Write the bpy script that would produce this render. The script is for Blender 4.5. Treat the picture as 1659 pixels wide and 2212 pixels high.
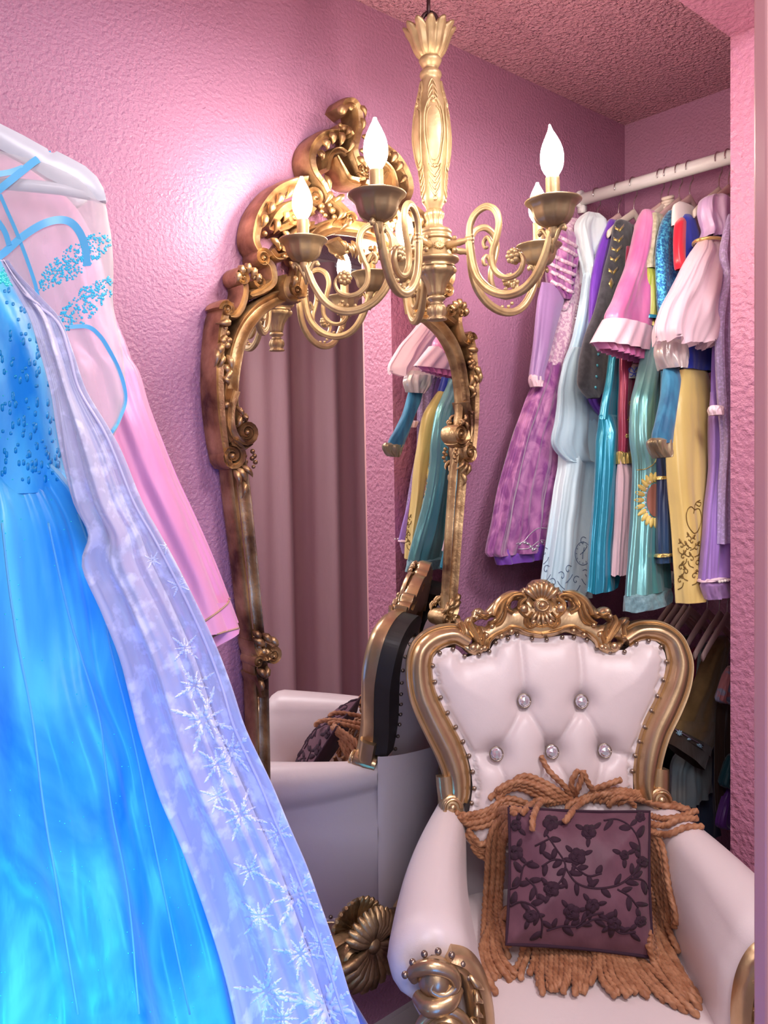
import bpy, bmesh, math, random
from mathutils import Vector, Matrix, noise
from mathutils.geometry import delaunay_2d_cdt
from mathutils.bvhtree import BVHTree
PI=math.pi; sin=math.sin; cos=math.cos
for o in list(bpy.data.objects): bpy.data.objects.remove(o)
SC=bpy.context.scene; COL=SC.collection
rnd=random.Random(7)
# ---------------------------------------------------------------- camera
F=1652.; CX=829.5; HY=950.; HC=1.44
RIGHT=Vector((.7677,-.6408,0)); FWD=Vector((.6408,.7677,0)); UP=Vector((0,0,1))
CAM=Vector((0,0,HC))
cd=bpy.data.cameras.new('camera'); cam=bpy.data.objects.new('camera',cd); COL.objects.link(cam)
cam.location=CAM
cam.rotation_euler=Matrix((RIGHT,UP,-FWD)).transposed().to_euler()
cd.sensor_width=36; cd.lens=F*36/2212; cd.shift_y=-(1106-HY)/2212; cd.clip_start=.02
SC.camera=cam
# ---------------------------------------------------------------- light
SC.view_settings.view_transform='Standard'; SC.view_settings.look='None'
SC.view_settings.gamma=1; SC.view_settings.exposure=0.3; SC.view_settings.use_curve_mapping=False
w=bpy.data.worlds.new('world'); SC.world=w; w.use_nodes=True
w.node_tree.nodes['Background'].inputs[0].default_value=(1,.86,.92,1)
w.node_tree.nodes['Background'].inputs[1].default_value=.22
BULB_E=118.
def camxyz(X,Z,h): return Vector((0,0,h))+RIGHT*X+FWD*Z
def area(name,loc,target,size,power,col,sy=None):
    l=bpy.data.lights.new(name,'AREA'); l.energy=power; l.color=col; l.size=size
    if sy: l.shape='RECTANGLE'; l.size_y=sy
    o=bpy.data.objects.new(name,l); COL.objects.link(o); o.location=loc
    o.rotation_euler=(Vector(target)-Vector(loc)).to_track_quat('-Z','Y').to_euler(); return o
area('ceiling_lamp_light',camxyz(.05,-.25,2.38),camxyz(.25,1.3,.9),.7,19,(.98,.94,1))
area('jamb_fill_light',(1.0,.05,2.38),(1.1,.7,.6),.35,13,(1,.93,.95))  # added fill, no such fixture: steepens the falloff down the jamb
area('room_light',camxyz(.35,-1.6,1.9),camxyz(.2,1.5,1.2),1.3,5,(1,.93,.94))
area('doorway_light',camxyz(.75,-.35,1.9),camxyz(.45,1.5,.8),.5,2,(1,.9,.93))
bl1=area('blue_strip_light',camxyz(.12,.22,.5),camxyz(-.60,.95,.72),.35,4.6,(.03,.25,1.0),.5)
bl2=area('cyan_floor_light',camxyz(-.5,.36,.42),camxyz(-.48,.92,.68),.14,.8,(.02,.45,1.0),.14)
bl1.data.spread=1.5; bl2.data.spread=1.4
# ---------------------------------------------------------------- pixel and plane helpers
def ray(x,y): return RIGHT*((x-CX)/F)+FWD+UP*((HY-y)/F)
def P(x,y,Z): return CAM+ray(x,y)*Z
class Plane:
    def __init__(s,O,A,B,N=None):
        s.O=Vector(O); s.A=Vector(A).normalized(); s.B=Vector(B).normalized()
        s.N=s.A.cross(s.B).normalized()
        if s.N.dot(CAM-s.O)<0: s.N=-s.N
    def to(s,a,b,d=0): return s.O+s.A*a+s.B*b+s.N*d
    def px(s,x,y):
        r=ray(x,y); t=(s.O-CAM).dot(s.N)/r.dot(s.N); q=CAM+r*t-s.O
        return q.dot(s.A),q.dot(s.B)
    def off(s,d): return Plane(s.O+s.N*d,s.A,s.B)
DBG=None
class Bent(Plane):
    c=0.
    def bend(s,a): return s.c*(a/.32)**2
    def to(s,a,b,d=0): return s.O+s.A*a+s.B*b+s.N*(d+s.bend(a))
    def px(s,x,y):
        a=0
        for _ in range(5): a,b=Plane(s.O+s.N*s.bend(a),s.A,s.B).px(x,y)
        return a,b
def cat(pts,n=8,closed=False):
    pts=[Vector(p) for p in pts]; N=len(pts); out=[]
    if N<3 and not closed:
        return [pts[0].lerp(pts[1],i/n) for i in range(n+1)]
    rng=range(N if closed else N-1)
    for i in rng:
        if closed: p0,p1,p2,p3=pts[i-1],pts[i],pts[(i+1)%N],pts[(i+2)%N]
        else:
            p1,p2=pts[i],pts[i+1]
            p0=pts[i-1] if i else p1*2-p2
            p3=pts[i+2] if i+2<N else p2*2-p1
        for k in range(n):
            t=k/n
            out.append(.5*((2*p1)+(p2-p0)*t+(2*p0-5*p1+4*p2-p3)*t*t+(3*p1-p0-3*p2+p3)*t**3))
    if not closed: out.append(pts[-1])
    return out
class MB:
    def __init__(s): s.v=[]; s.f=[]; s.fm=[]
    def add(s,vs,fs):
        o=len(s.v); s.v+= [Vector(v) for v in vs]; s.f+=[tuple(i+o for i in f) for f in fs]
    def grid(s,rows,closed=False,cap0=False,cap1=False):
        n=len(rows[0]); vs=[p for r in rows for p in r]; fs=[]
        for i in range(len(rows)-1):
            for j in range(n if closed else n-1):
                k=(j+1)%n; fs.append((i*n+j,i*n+k,(i+1)*n+k,(i+1)*n+j))
        if cap0: fs.append(tuple(range(n))[::-1])
        if cap1: fs.append(tuple((len(rows)-1)*n+j for j in range(n)))
        s.add(vs,fs)
    def tube(s,path,rad,seg=8,flat=None,lobes=0,twist=0,caps=True):
        path=[Vector(p) for p in path]; n=len(path)
        if not hasattr(rad,'__len__'): rad=[rad]*n
        if len(rad)!=n:
            rad=[rad[min(len(rad)-2,int(i/(n-1)*(len(rad)-1)))]*(1-((i/(n-1)*(len(rad)-1))-min(len(rad)-2,int(i/(n-1)*(len(rad)-1)))))+rad[min(len(rad)-2,int(i/(n-1)*(len(rad)-1)))+1]*((i/(n-1)*(len(rad)-1))-min(len(rad)-2,int(i/(n-1)*(len(rad)-1)))) for i in range(n)]
        rows=[]; ref=None; dist=0
        for i in range(n):
            t=(path[min(i+1,n-1)]-path[max(i-1,0)])
            if t.length<1e-9: t=Vector((0,0,1))
            t.normalize()
            if i: dist+=(path[i]-path[i-1]).length
            if flat is not None:
                b=flat-t*flat.dot(t)
                if b.length<1e-6: b=t.orthogonal()
                b.normalize()
            elif ref is None: b=t.orthogonal().normalized()
            else:
                b=ref-t*ref.dot(t); b=b.normalized() if b.length>1e-6 else t.orthogonal().normalized()
            ref=b; c=t.cross(b)
            rr=[]
            for j in range(seg):
                a=2*PI*j/seg; r=rad[i]
                if lobes: r*=1+.22*cos(lobes*a-twist*dist*lobes) if False else 1.0
                if lobes:
                    r=rad[i]*(.56+.56*abs(cos(lobes*.5*a+twist*dist)))
                rr.append(path[i]+b*(cos(a)*r)+c*(sin(a)*r))
            rows.append(rr)
        s.grid(rows,True,caps,caps)
    def ball(s,c,r,seg=12,rings=8,axis=None,sq=(1,1,1)):
        rows=[]; c=Vector(c)
        for i in range(rings+1):
            t=PI*i/rings; q=max(sin(t),1e-3)
            rows.append([c+Vector((cos(2*PI*j/seg)*q*r*sq[0],sin(2*PI*j/seg)*q*r*sq[1],cos(t)*r*sq[2])) for j in range(seg)])
        s.grid(rows,True)
    def dome(s,c,N,r,h,seg=10,rings=3):
        c=Vector(c); N=Vector(N).normalized(); a=N.orthogonal().normalized(); b=N.cross(a); rows=[]
        for i in range(rings+1):
            t=PI/2*i/rings; q=max(cos(t),.02)
            rows.append([c+(a*cos(2*PI*j/seg)+b*sin(2*PI*j/seg))*r*q+N*h*sin(t) for j in range(seg)])
        s.grid(rows,True,False,True)
    def lathe(s,prof,c,ax=Vector((0,0,1)),seg=32,flute=0,famp=0.,frange=None,caps=True):
        c=Vector(c); ax=ax.normalized(); a=ax.orthogonal().normalized(); b=ax.cross(a); rows=[]
        for i,(r,z) in enumerate(prof):
            row=[]
            for j in range(seg):
                t=2*PI*j/seg; rr=r
                if flute and (frange is None or frange[0]<=i<=frange[1]): rr=r*(1-famp*abs(sin(flute*t/2))**.8+famp*.4)
                row.append(c+(a*cos(t)+b*sin(t))*rr+ax*z)
            rows.append(row)
        s.grid(rows,True,caps,caps)
    def box(s,c,sz,rot=None):
        c=Vector(c); v=[]
        for dx in (-.5,.5):
            for dy in (-.5,.5):
                for dz in (-.5,.5):
                    q=Vector((dx*sz[0],dy*sz[1],dz*sz[2]))
                    if rot is not None: q=rot@q
                    v.append(c+q)
        s.add(v,[(0,1,3,2),(4,6,7,5),(0,4,5,1),(2,3,7,6),(0,2,6,4),(1,5,7,3)])
    def sec(s,pl,pts,section,D,d0=0.,caps=True,n=6,raw=False):
        """sweep a moulding section along a path drawn in a plane; pts (a,b,halfwidth)"""
        pp=[Vector(p) for p in pts] if raw else cat([Vector(p) for p in pts],n); rows=[]
        for i,p in enumerate(pp):
            t=pp[min(i+1,len(pp)-1)]-pp[max(i-1,0)]; t=Vector((t.x,t.y))
            t=t.normalized() if t.length>1e-9 else Vector((1,0)); q=Vector((-t.y,t.x))
            rows.append([pl.to(p.x+q.x*l*p.z,p.y+q.y*l*p.z,d0+d*D) for l,d in section])
        s.grid(rows,True,caps,caps)
    def build(s,name,mat,parent=None,smooth=True,kind=None,angle=None,merge=False,bev=0):
        me=bpy.data.meshes.new(name); me.from_pydata([tuple(v) for v in s.v],[],s.f)
        me.validate(); bm=bmesh.new(); bm.from_mesh(me)
        if merge: bmesh.ops.remove_doubles(bm,verts=bm.verts,dist=1e-5)
        bmesh.ops.recalc_face_normals(bm,faces=bm.faces); bm.to_mesh(me); bm.free()
        if smooth:
            for p in me.polygons: p.use_smooth=True
            if angle is not None: me.set_sharp_from_angle(angle=math.radians(angle))
        me.materials.append(mat); o=bpy.data.objects.new(name,me); COL.objects.link(o)
        if bev:
            m=o.modifiers.new('bevel','BEVEL'); m.width=bev; m.segments=3
        if parent is not None:
            o.parent=parent; o.matrix_parent_inverse=parent_inv(parent)
        if kind: o['kind']=kind
        return o
def world_of(o):
    m=Matrix.LocRotScale(o.location,o.rotation_euler,o.scale)
    return world_of(o.parent)@o.matrix_parent_inverse@m if o.parent else m
def parent_inv(p): return world_of(p).inverted()
def tag(o,label,cat_,group=None):
    o['label']=label; o['category']=cat_
    if group: o['group']=group
    return o
def thing(name,label,cat_,loc,group=None):
    o=bpy.data.objects.new(name,None); COL.objects.link(o); o.location=loc; o.empty_display_size=.05
    return tag(o,label,cat_,group)
def bvh_of(mbs):
    v=[];f=[]
    for m in mbs:
        o=len(v); v+=m.v; f+=[tuple(i+o for i in q) for q in m.f]
    return BVHTree.FromPolygons(v,f)
def hit(b,x,y):
    r=ray(x,y); L=r.length; loc,nn,i,d=b.ray_cast(CAM,r/L)
    if loc is None: return None,None
    if nn.dot(r)>0: nn=-nn
    return loc,nn
def inpoly(x,y,poly):
    c=False; j=len(poly)-1
    for i in range(len(poly)):
        xi,yi=poly[i][0],poly[i][1]; xj,yj=poly[j][0],poly[j][1]
        if (yi>y)!=(yj>y) and x<(xj-xi)*(y-yi)/(yj-yi)+xi: c=not c
        j=i
    return c
def segd(px,py,a,b):
    ax,ay=a[0],a[1]; dx,dy=b[0]-ax,b[1]-ay; L=dx*dx+dy*dy
    t=0 if L==0 else max(0,min(1,((px-ax)*dx+(py-ay)*dy)/L))
    return math.hypot(px-ax-dx*t,py-ay-dy*t)
def decal(mb,bv,poly,off=.0012,center=None):
    pts=[]
    for x,y in poly:
        p,n=hit(bv,x,y)
        if p is None: return
        pts.append((p,n))
    cx=sum(p[0] for p in poly)/len(poly); cy=sum(p[1] for p in poly)/len(poly)
    c,n=hit(bv,cx,cy)
    if c is None: return
    if max((p-c).length for p,_ in pts)>.12: return
    k=len(pts); mb.add([c+n*off*1.5]+[p+n_*off for p,n_ in pts]+[p-n_*.0004 for p,n_ in pts],
      [(0,i+1,(i+1)%k+1) for i in range(k)]+[(i+1,i+1+k,(i+1)%k+1+k,(i+1)%k+1) for i in range(k)])
def decal2(mb,bv,poly,step,off=.0012):
    pts=[Vector(p) for p in poly]; n=len(pts); xs=[p.x for p in pts]; ys=[p.y for p in pts]; y=min(ys)
    while y<max(ys):
        x=min(xs)
        while x<max(xs):
            if inpoly(x,y,poly) and pdist(x,y,poly)>step*.4: pts.append(Vector((x,y)))
            x+=step
        y+=step
    vo,eo,fo,*_=delaunay_2d_cdt(pts,[(i,(i+1)%n) for i in range(n)],[],1,1e-7)
    out=[]
    for v in vo:
        p,q=hit(bv,v.x,v.y)
        if p is None: return
        out.append(p+q*off)
    mb.add(out,[tuple(f) for f in fo])
def dline(mb,bv,L,r,n=6,off=.0006,seg=5):
    """a thin raised line laid on a surface"""
    run=[]
    for p in cat([Vector(q) for q in L],n):
        h,nn=hit(bv,p.x,p.y)
        if h is None or (run and (h-run[-1]).length>.03):
            if len(run)>1: mb.tube(run,r,seg)
            run=[]
        if h is not None: run.append(h+nn*off)
    if len(run)>1: mb.tube(run,r,seg)
def leafpoly(x,y,a,l,w_):
    out=[]
    for i in range(12):
        t=2*PI*i/12; u=l*.5*(1-cos(t)); v=w_*sin(t)*(1-.35*(u/l)); out.append((x+cos(a)*u-sin(a)*v,y+sin(a)*u+cos(a)*v))
    return out
def pdist(px,py,poly): return min(segd(px,py,poly[i],poly[i-1]) for i in range(len(poly)))
def panel(pl,poly,step,hf,holes=(),back=None):
    """triangulated relief over a polygon in a plane. hf(a,b,dist)->depth; back: depth of a flat rear"""
    def dens(q):
        out=[]
        for i in range(len(q)):
            a=Vector(q[i][:2]); b=Vector(q[(i+1)%len(q)][:2]); k=max(1,int((b-a).length/step))
            out+=[a.lerp(b,t/k) for t in range(k)]
        return out
    P0=dens(poly); H=[dens(h) for h in holes]; pts=list(P0); ed=[(i,(i+1)%len(P0)) for i in range(len(P0))]
    for h in H:
        o=len(pts); pts+=h; ed+=[(o+i,o+(i+1)%len(h)) for i in range(len(h))]
    xs=[p.x for p in P0]; ys=[p.y for p in P0]; y=min(ys); r=0; allb=[P0]+H
    while y<max(ys):
        x=min(xs)+(step/2 if r%2 else 0)
        while x<max(xs):
            if inpoly(x,y,P0) and not any(inpoly(x,y,h) for h in H) and min(pdist(x,y,q) for q in allb)>step*.45: pts.append(Vector((x,y)))
            x+=step
        y+=step*.87; r+=1
    vo,eo,fo,*_=delaunay_2d_cdt(pts,ed,[],0,1e-7)
    fs=[]
    for f in fo:
        cx=sum(vo[i].x for i in f)/len(f); cy=sum(vo[i].y for i in f)/len(f)
        if inpoly(cx,cy,P0) and not any(inpoly(cx,cy,h) for h in H): fs.append(tuple(f))
    m=MB(); front=[pl.to(v.x,v.y,hf(v.x,v.y,min(pdist(v.x,v.y,q) for q in allb))) for v in vo]
    m.add(front,fs)
    if back is not None:
        nb=len(front); m.v+=[pl.to(v.x,v.y,back) for v in vo]; m.f+=[tuple(i+nb for i in f)[::-1] for f in fs]
        ec={}
        for f in fs:
            for i in range(len(f)):
                e=(f[i],f[(i+1)%len(f)]); ec[e]=1
        for (a,b) in list(ec):
            if (b,a) not in ec: m.f.append((b,a,a+nb,b+nb))
    return m
# ---------------------------------------------------------------- materials
def nm(name):
    m=bpy.data.materials.new(name); m.use_nodes=True; nt=m.node_tree
    return m,nt,nt.nodes['Principled BSDF']
def setp(b,**k):
    for a,v in k.items():
        a={'col':'Base Color','rough':'Roughness','metal':'Metallic','spec':'Specular IOR Level','sheen':'Sheen Weight','coat':'Coat Weight','coatr':'Coat Roughness','trans':'Transmission Weight','ior':'IOR','alpha':'Alpha','sss':'Subsurface Weight','aniso':'Anisotropic'}[a]
        b.inputs[a].default_value=(*v,1) if isinstance(v,tuple) else v
def bump(nt,b,scale,dist,strength=1,detail=3,kind='noise',rough=.5,coord='Object',sx=(1,1,1)):
    tc=nt.nodes.new('ShaderNodeTexCoord'); mp=nt.nodes.new('ShaderNodeMapping'); mp.inputs['Scale'].default_value=sx
    nt.links.new(tc.outputs[coord],mp.inputs[0])
    if kind=='noise':
        t=nt.nodes.new('ShaderNodeTexNoise'); t.inputs['Scale'].default_value=scale; t.inputs['Detail'].default_value=detail; t.inputs['Roughness'].default_value=rough; out=t.outputs['Fac']
    else:
        t=nt.nodes.new('ShaderNodeTexVoronoi'); t.inputs['Scale'].default_value=scale; out=t.outputs['Distance']
    nt.links.new(mp.outputs[0],t.inputs['Vector'])
    bp=nt.nodes.new('ShaderNodeBump'); bp.inputs['Distance'].default_value=dist; bp.inputs['Strength'].default_value=strength
    nt.links.new(out,bp.inputs['Height'])
    if b.inputs['Normal'].is_linked: nt.links.new(b.inputs['Normal'].links[0].from_socket,bp.inputs['Normal'])
    nt.links.new(bp.outputs[0],b.inputs['Normal']); return t
def mixcol(nt,b,c1,c2,scale,lo=.4,hi=.6,detail=3,sx=(1,1,1),rough=.5,dist=0.):
    tc=nt.nodes.new('ShaderNodeTexCoord'); mp=nt.nodes.new('ShaderNodeMapping'); mp.inputs['Scale'].default_value=sx
    nt.links.new(tc.outputs['Object'],mp.inputs[0])
    t=nt.nodes.new('ShaderNodeTexNoise'); t.inputs['Scale'].default_value=scale; t.inputs['Detail'].default_value=detail; t.inputs['Distortion'].default_value=dist
    nt.links.new(mp.outputs[0],t.inputs['Vector'])
    r=nt.nodes.new('ShaderNodeValToRGB'); r.color_ramp.elements[0].position=lo; r.color_ramp.elements[1].position=hi
    r.color_ramp.elements[0].color=(*c1,1); r.color_ramp.elements[1].color=(*c2,1)
    nt.links.new(t.outputs['Fac'],r.inputs[0]); nt.links.new(r.outputs[0],b.inputs['Base Color']); return r
def simple(name,col,rough=.5,metal=0,**k):
    m,nt,b=nm(name); setp(b,col=col,rough=rough,metal=metal,**k); return m
def fabric(name,col,col2=None,rough=.45,sheen=.3,scale=14,sx=(1,1,.25),metal=0.,bs=0,bd=.0006,lo=.35,hi=.65,spec=.5,dist=0.,detail=3):
    m,nt,b=nm(name); setp(b,col=col,rough=rough,sheen=sheen,metal=metal,spec=spec)
    if col2: mixcol(nt,b,col,col2,scale,lo,hi,detail,sx,dist=dist)
    bump(nt,b,9,.006,.5,3,sx=(1,1,.22)); bump(nt,b,42,.0022,.7,3,sx=(1,1,.35))
    if bs: bump(nt,b,bs,bd,1)
    return m
def sheer(name,col,alpha=.5,rough=.4,col2=None,scale=20,glit=0,lo=.45,hi=.6,sx=(1,1,.4)):
    m,nt,b=nm(name); setp(b,col=col,rough=rough,sheen=.4)
    if col2: mixcol(nt,b,col,col2,scale,lo,hi,4,sx)
    tr=nt.nodes.new('ShaderNodeBsdfTransparent'); mx=nt.nodes.new('ShaderNodeMixShader')
    lw=nt.nodes.new('ShaderNodeLayerWeight'); lw.inputs[0].default_value=.35
    ma=nt.nodes.new('ShaderNodeMapRange'); ma.inputs['To Min'].default_value=alpha; ma.inputs['To Max'].default_value=min(1,alpha+.4)
    nt.links.new(lw.outputs['Facing'],ma.inputs['Value'])
    fac=ma.outputs[0]
    if glit:
        tc=nt.nodes.new('ShaderNodeTexCoord'); v=nt.nodes.new('ShaderNodeTexNoise'); v.inputs['Scale'].default_value=glit; v.inputs['Detail'].default_value=5
        nt.links.new(tc.outputs['Object'],v.inputs['Vector'])
        g=nt.nodes.new('ShaderNodeMapRange'); g.inputs['From Min'].default_value=.5; g.inputs['From Max'].default_value=.62; g.inputs['To Max'].default_value=.4
        nt.links.new(v.outputs['Fac'],g.inputs['Value']); ad=nt.nodes.new('ShaderNodeMath'); ad.operation='ADD'; ad.use_clamp=True
        nt.links.new(fac,ad.inputs[0]); nt.links.new(g.outputs[0],ad.inputs[1]); fac=ad.outputs[0]
    nt.links.new(fac,mx.inputs[0]); nt.links.new(tr.outputs[0],mx.inputs[1]); nt.links.new(b.outputs[0],mx.inputs[2])
    nt.links.new(mx.outputs[0],nt.nodes['Material Output'].inputs[0])
    bump(nt,b,12,.005,.5,3,sx=(1,1,.3)); return m
def gold(name,c1,c2,rough=.3,metal=.9,scale=9,lo=.35,hi=.6,bs=60,bd=.0008):
    m,nt,b=nm(name); setp(b,col=c1,rough=rough,metal=metal); mixcol(nt,b,c2,c1,scale,lo,hi,5)
    bump(nt,b,bs,bd,1,4); return m
M={}
m,nt,b=nm('wall_paint'); setp(b,col=(.44,.205,.335),rough=.36); bump(nt,b,130,.0042,1,3); M['wall']=m
m,nt,b=nm('jamb_paint'); setp(b,col=(.50,.20,.30),rough=.36); bump(nt,b,75,.008,1,3); M['jamb']=m
m,nt,b=nm('ceiling_popcorn'); setp(b,col=(.58,.27,.34),rough=.4); bump(nt,b,190,.010,1,2); bump(nt,b,90,.006,1,2,'voronoi'); M['ceil']=m
M['trim']=simple('trim_paint',(.70,.36,.36),.3)
m,nt,b=nm('carpet'); setp(b,col=(.30,.22,.27),rough=.95); bump(nt,b,400,.004,1); M['carpet']=m
M['white_paint']=simple('white_paint',(.78,.76,.74),.35)
M['curtain']=fabric('curtain_cloth',(.50,.31,.34),(.58,.38,.40),.55,.2,5,(1,1,.1))
# ---------------------------------------------------------------- setting
W=1.377; UE=2.147; CH=2.44; FI=.781; FO=.637; JU=1.617; HH=2.301
def struct(name,mb,mat,**k):
    return mb.build(name,mat,None,k.pop('smooth',False),'structure',**k)
def wallbox(x0,x1,y0,y1,z0,z1):
    m=MB(); m.box(((x0+x1)/2,(y0+y1)/2,(z0+z1)/2),(x1-x0,y1-y0,z1-z0)); return m
struct('wall_back',wallbox(-2.2,UE+.1,W,W+.1,0,CH),M['wall'])
struct('wall_end',wallbox(UE,UE+.1,FI,W,0,CH),M['wall'])
struct('wall_front',wallbox(JU,UE+1.2,FO,FI,0,CH),M['jamb'])
struct('wall_header',wallbox(-2.2,JU,FO,FI,HH,CH),M['jamb'])
struct('ceiling',wallbox(-2.2,UE+1.2,-.62,W+.1,CH,CH+.08),M['ceil'])
struct('floor',wallbox(-2.2,UE+1.2,-1.4,W+.1,-.05,0),M['carpet'])
m=wallbox(-2.2,UE,W-.014,W,0,.085); struct('baseboard_back',m,M['white_paint'])
struct('baseboard_end',wallbox(UE-.014,UE,FI,W-.014,0,.085),M['white_paint'])
struct('baseboard_front',wallbox(JU,UE,FI,FI+.014,0,.085),M['white_paint'])
# door casing close to the camera on the right
m=MB(); q=camxyz(.346,.62,HC); rot=Matrix.Rotation(math.atan2(RIGHT.y,RIGHT.x)+.15,3,'Z')
m.box((q.x,q.y,1.2),(.09,.02,2.4),rot); struct('trim_1',m,M['trim'],bev=.004)
# outer casing of the closet opening
m=MB(); m.box((JU+.04,FO-.008,1.2),(.07,.016,2.38)); struct('trim_2',m,M['trim'],bev=.003)
# curtain seen in the looking glass
m=MB(); rows=[]
for i in range(30):
    z=.03+2.36*i/29; row=[]
    for j in range(221):
        t=j/220; x=1.05+2.1*t
        d=.045*sin(t*46)+.022*sin(t*97+1)+.012*sin(t*31+z*.7)
        row.append((x,-.50+d*(1-.25*i/29),z))
    rows.append(row)
m.grid(rows); cu=m.build('curtain',M['curtain']); tag(cu,'long mauve curtain in deep folds, seen only in the standing looking glass','curtain')
m=MB(); m.tube([(1.0,-.50,2.405),(3.2,-.50,2.405)],.012,12); o=m.build('curtain_rod',M['white_paint']); tag(o,'thin white rod carrying the mauve curtain across the doorway side','curtain rod')
# ---------------------------------------------------------------- chandelier
cg,nt_,b_=nm('champagne_gold'); setp(b_,col=(.45,.31,.17),rough=.42,metal=.55); mixcol(nt_,b_,(.36,.24,.12),(.52,.37,.20),30,.3,.6,4); bump(nt_,b_,150,.0004,1)
M['cgold']=cg
cd_,nt_,b_=nm('shaded_gold_cup'); setp(b_,col=(.30,.21,.12),rough=.38,metal=.6); M['bronze']=cd_  # same cream gold as the arms, with backlit shade put into the colour
m_,nt_,b_=nm('bulb_glow'); setp(b_,col=(1,.93,.8),rough=.1); b_.inputs['Emission Color'].default_value=(1,.84,.68,1); b_.inputs['Emission Strength'].default_value=BULB_E; M['bulb']=m_
M['bulbglass']=simple('bulb_base_glass',(.95,.9,.85),.05)
S=1.455/F; CO=camxyz((940-CX)*S,1.455,HC+(HY-540)*S)
TILT=Matrix.Rotation(math.radians(-1.5),3,FWD)
cright=Vector((RIGHT.x,RIGHT.y,0)); 
def cdir(th): return -FWD*cos(th)+RIGHT*sin(th)
def CZ(y): return (540-y)*S
ch=thing('chandelier','antique gold five-armed candle chandelier hanging in front of the tall gilt looking glass','chandelier',CO)
AX=TILT@UP
def cl(m,prof,**k): m.lathe([(r*S,CZ(y)) for y,r in prof],CO,AX,**k)
# flower cup
m=MB(); rows=[]
for y,r,f in [(128,20,0),(124,24,.03),(116,31,.06),(104,37,.07),(92,41,.08),(80,45,.10),(72,50,.13),(66,53,.16),(62,52,.2),(64,46,.16),(72,40,.1),(90,34,.05),(118,16,0)]:
    row=[]
    for j in range(96):
        t=2*PI*j/96; wv=abs(cos(t*6)); rr=r*(1-f+f*1.6*wv)+.9*sin(t*36)*(1 if f>.02 else 0)
        dz=(-6+9*wv if f>.1 else 0)
        row.append(CO+TILT@(cdir(t)*rr*S+UP*(CZ(y)+dz*S)))
    rows.append(row)
m.grid(rows,True,True,True); m.build('flower_cup',M['cgold'],ch)
# little outward leaf tips on the cup
# turned column
m=MB()
cl(m,[(125,14),(127,22),(131,25),(136,23),(140,21),(145,18),(148,15),(152,15),(154,20),(158,23),(163,24),(168,22),(171,20),(176,21),(200,26),(220,31),(240,35),(262,39),(285,41.5),(300,41.5),(325,39),(350,35),(368,30),(375,29),(381,29.5),(400,27),(425,26),(438,25),(446,19),(452,17),(456,15)],seg=48)
m.build('column',M['cgold'],ch)
# raised cartouches, leaves and beads of the column
def colr(y):
    T=[(171,20),(200,26),(220,31),(240,35),(262,39),(285,41.5),(300,41.5),(325,39),(350,35),(368,30),(381,29.5),(400,27),(425,26),(438,25),(446,19)]
    for (a,ra),(b,rb) in zip(T,T[1:]):
        if a<=y<=b: return ra+(rb-ra)*(y-a)/(b-a)
    return 20
def onc(th,y,e=0): return CO+TILT@(cdir(th)*(colr(y)+e)*S+UP*CZ(y))
m=MB()
for k in range(5):
    th=k*2*PI/5+.05
    for sgn in (-1,1):
        pts=[onc(th+sgn*a,y,1.2) for a,y in [(.02,232),(.22,226),(.42,240),(.52,262),(.52,300),(.46,330),(.36,355),(.2,369),(.08,366),(.0,372)]]
        m.tube(cat(pts,5),2.3*S,6)
        m.tube(cat([onc(th+sgn*a,y,1.) for a,y in [(.14,243),(.32,252),(.40,270),(.40,300),(.35,330),(.24,352),(.0,358)]],4),1.1*S,5)
        for q in range(4):
            y0=180+q*13
            m.tube(cat([onc(th+sgn*a,y,1.0) for a,y in [(.0,y0),(.14,y0+5),(.3,y0+16),(.36,y0+28)]],4),[2.6*S,2.4*S,.8*S],6)
        for q in range(4):
            y0=430-q*13
            m.tube(cat([onc(th+sgn*a,y,1.0) for a,y in [(.0,y0),(.14,y0-6),(.34,y0-16),(.42,y0-28)]],4),[2.2*S,2.6*S,.8*S],6)
    m.dome(onc(th,232,0),cdir(th),5*S,4*S); m.dome(onc(th,436,0),cdir(th),5*S,3*S)
    m.tube([onc(th,y,.8) for y in range(185,228,6)],[1.4*S,3*S,1.4*S],6)
m.build('column_relief',M['cgold'],ch)
# fluted lower neck, hub drum, disc and pendant
m=MB()
cl(m,[(455,16),(459,20),(463,22),(468,21),(476,17),(486,17),(492,20),(497,25)],seg=64,flute=14,famp=.12)
cl(m,[(494,22),(497,33),(500,36),(503,37),(506,36),(508,34),(512,36),(516,38),(519,38),(521,34)],seg=48)
m.build('fluted_neck',M['cgold'],ch)
m=MB()
cl(m,[(519,33),(523,35),(553,35),(556,40),(558,49),(562,51.5),(566,50),(569,45),(572,41),(576,41),(579,44)],seg=48)
for k in range(5):
    th=math.radians(11+72*k); c0=CO+TILT@(cdir(th)*35.5*S+UP*CZ(538)); tdir=TILT@cdir(th+PI/2)
    for q in range(14):
        a=2*PI*q/14; e=c0+(tdir*cos(a)*13+AX*sin(a)*9)*S
        m.tube([c0,c0.lerp(e,.6)+TILT@cdir(th)*2*S,e],[1.3*S,2.4*S,1*S],6)
    m.dome(c0,TILT@cdir(th),4.5*S,4*S)
m.build('hub',M['cgold'],ch)
m=MB()
cl(m,[(578,40),(582,44),(588,45),(592,42),(595,36),(600,33),(606,29),(614,24),(622,21),(632,19),(640,17)],seg=70,flute=12,famp=.14,frange=(1,10))
cl(m,[(638,14),(642,19),(646,20),(649,18),(652,13),(656,13),(658,17)],seg=32)
cl(m,[(656,12),(659,16),(665,20),(672,21.5),(678,20),(683,17),(686,18),(690,22),(692,20),(693,8)],seg=60,flute=10,famp=.14,frange=(1,7))
m.build('pendant',M['cgold'],ch)
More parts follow.
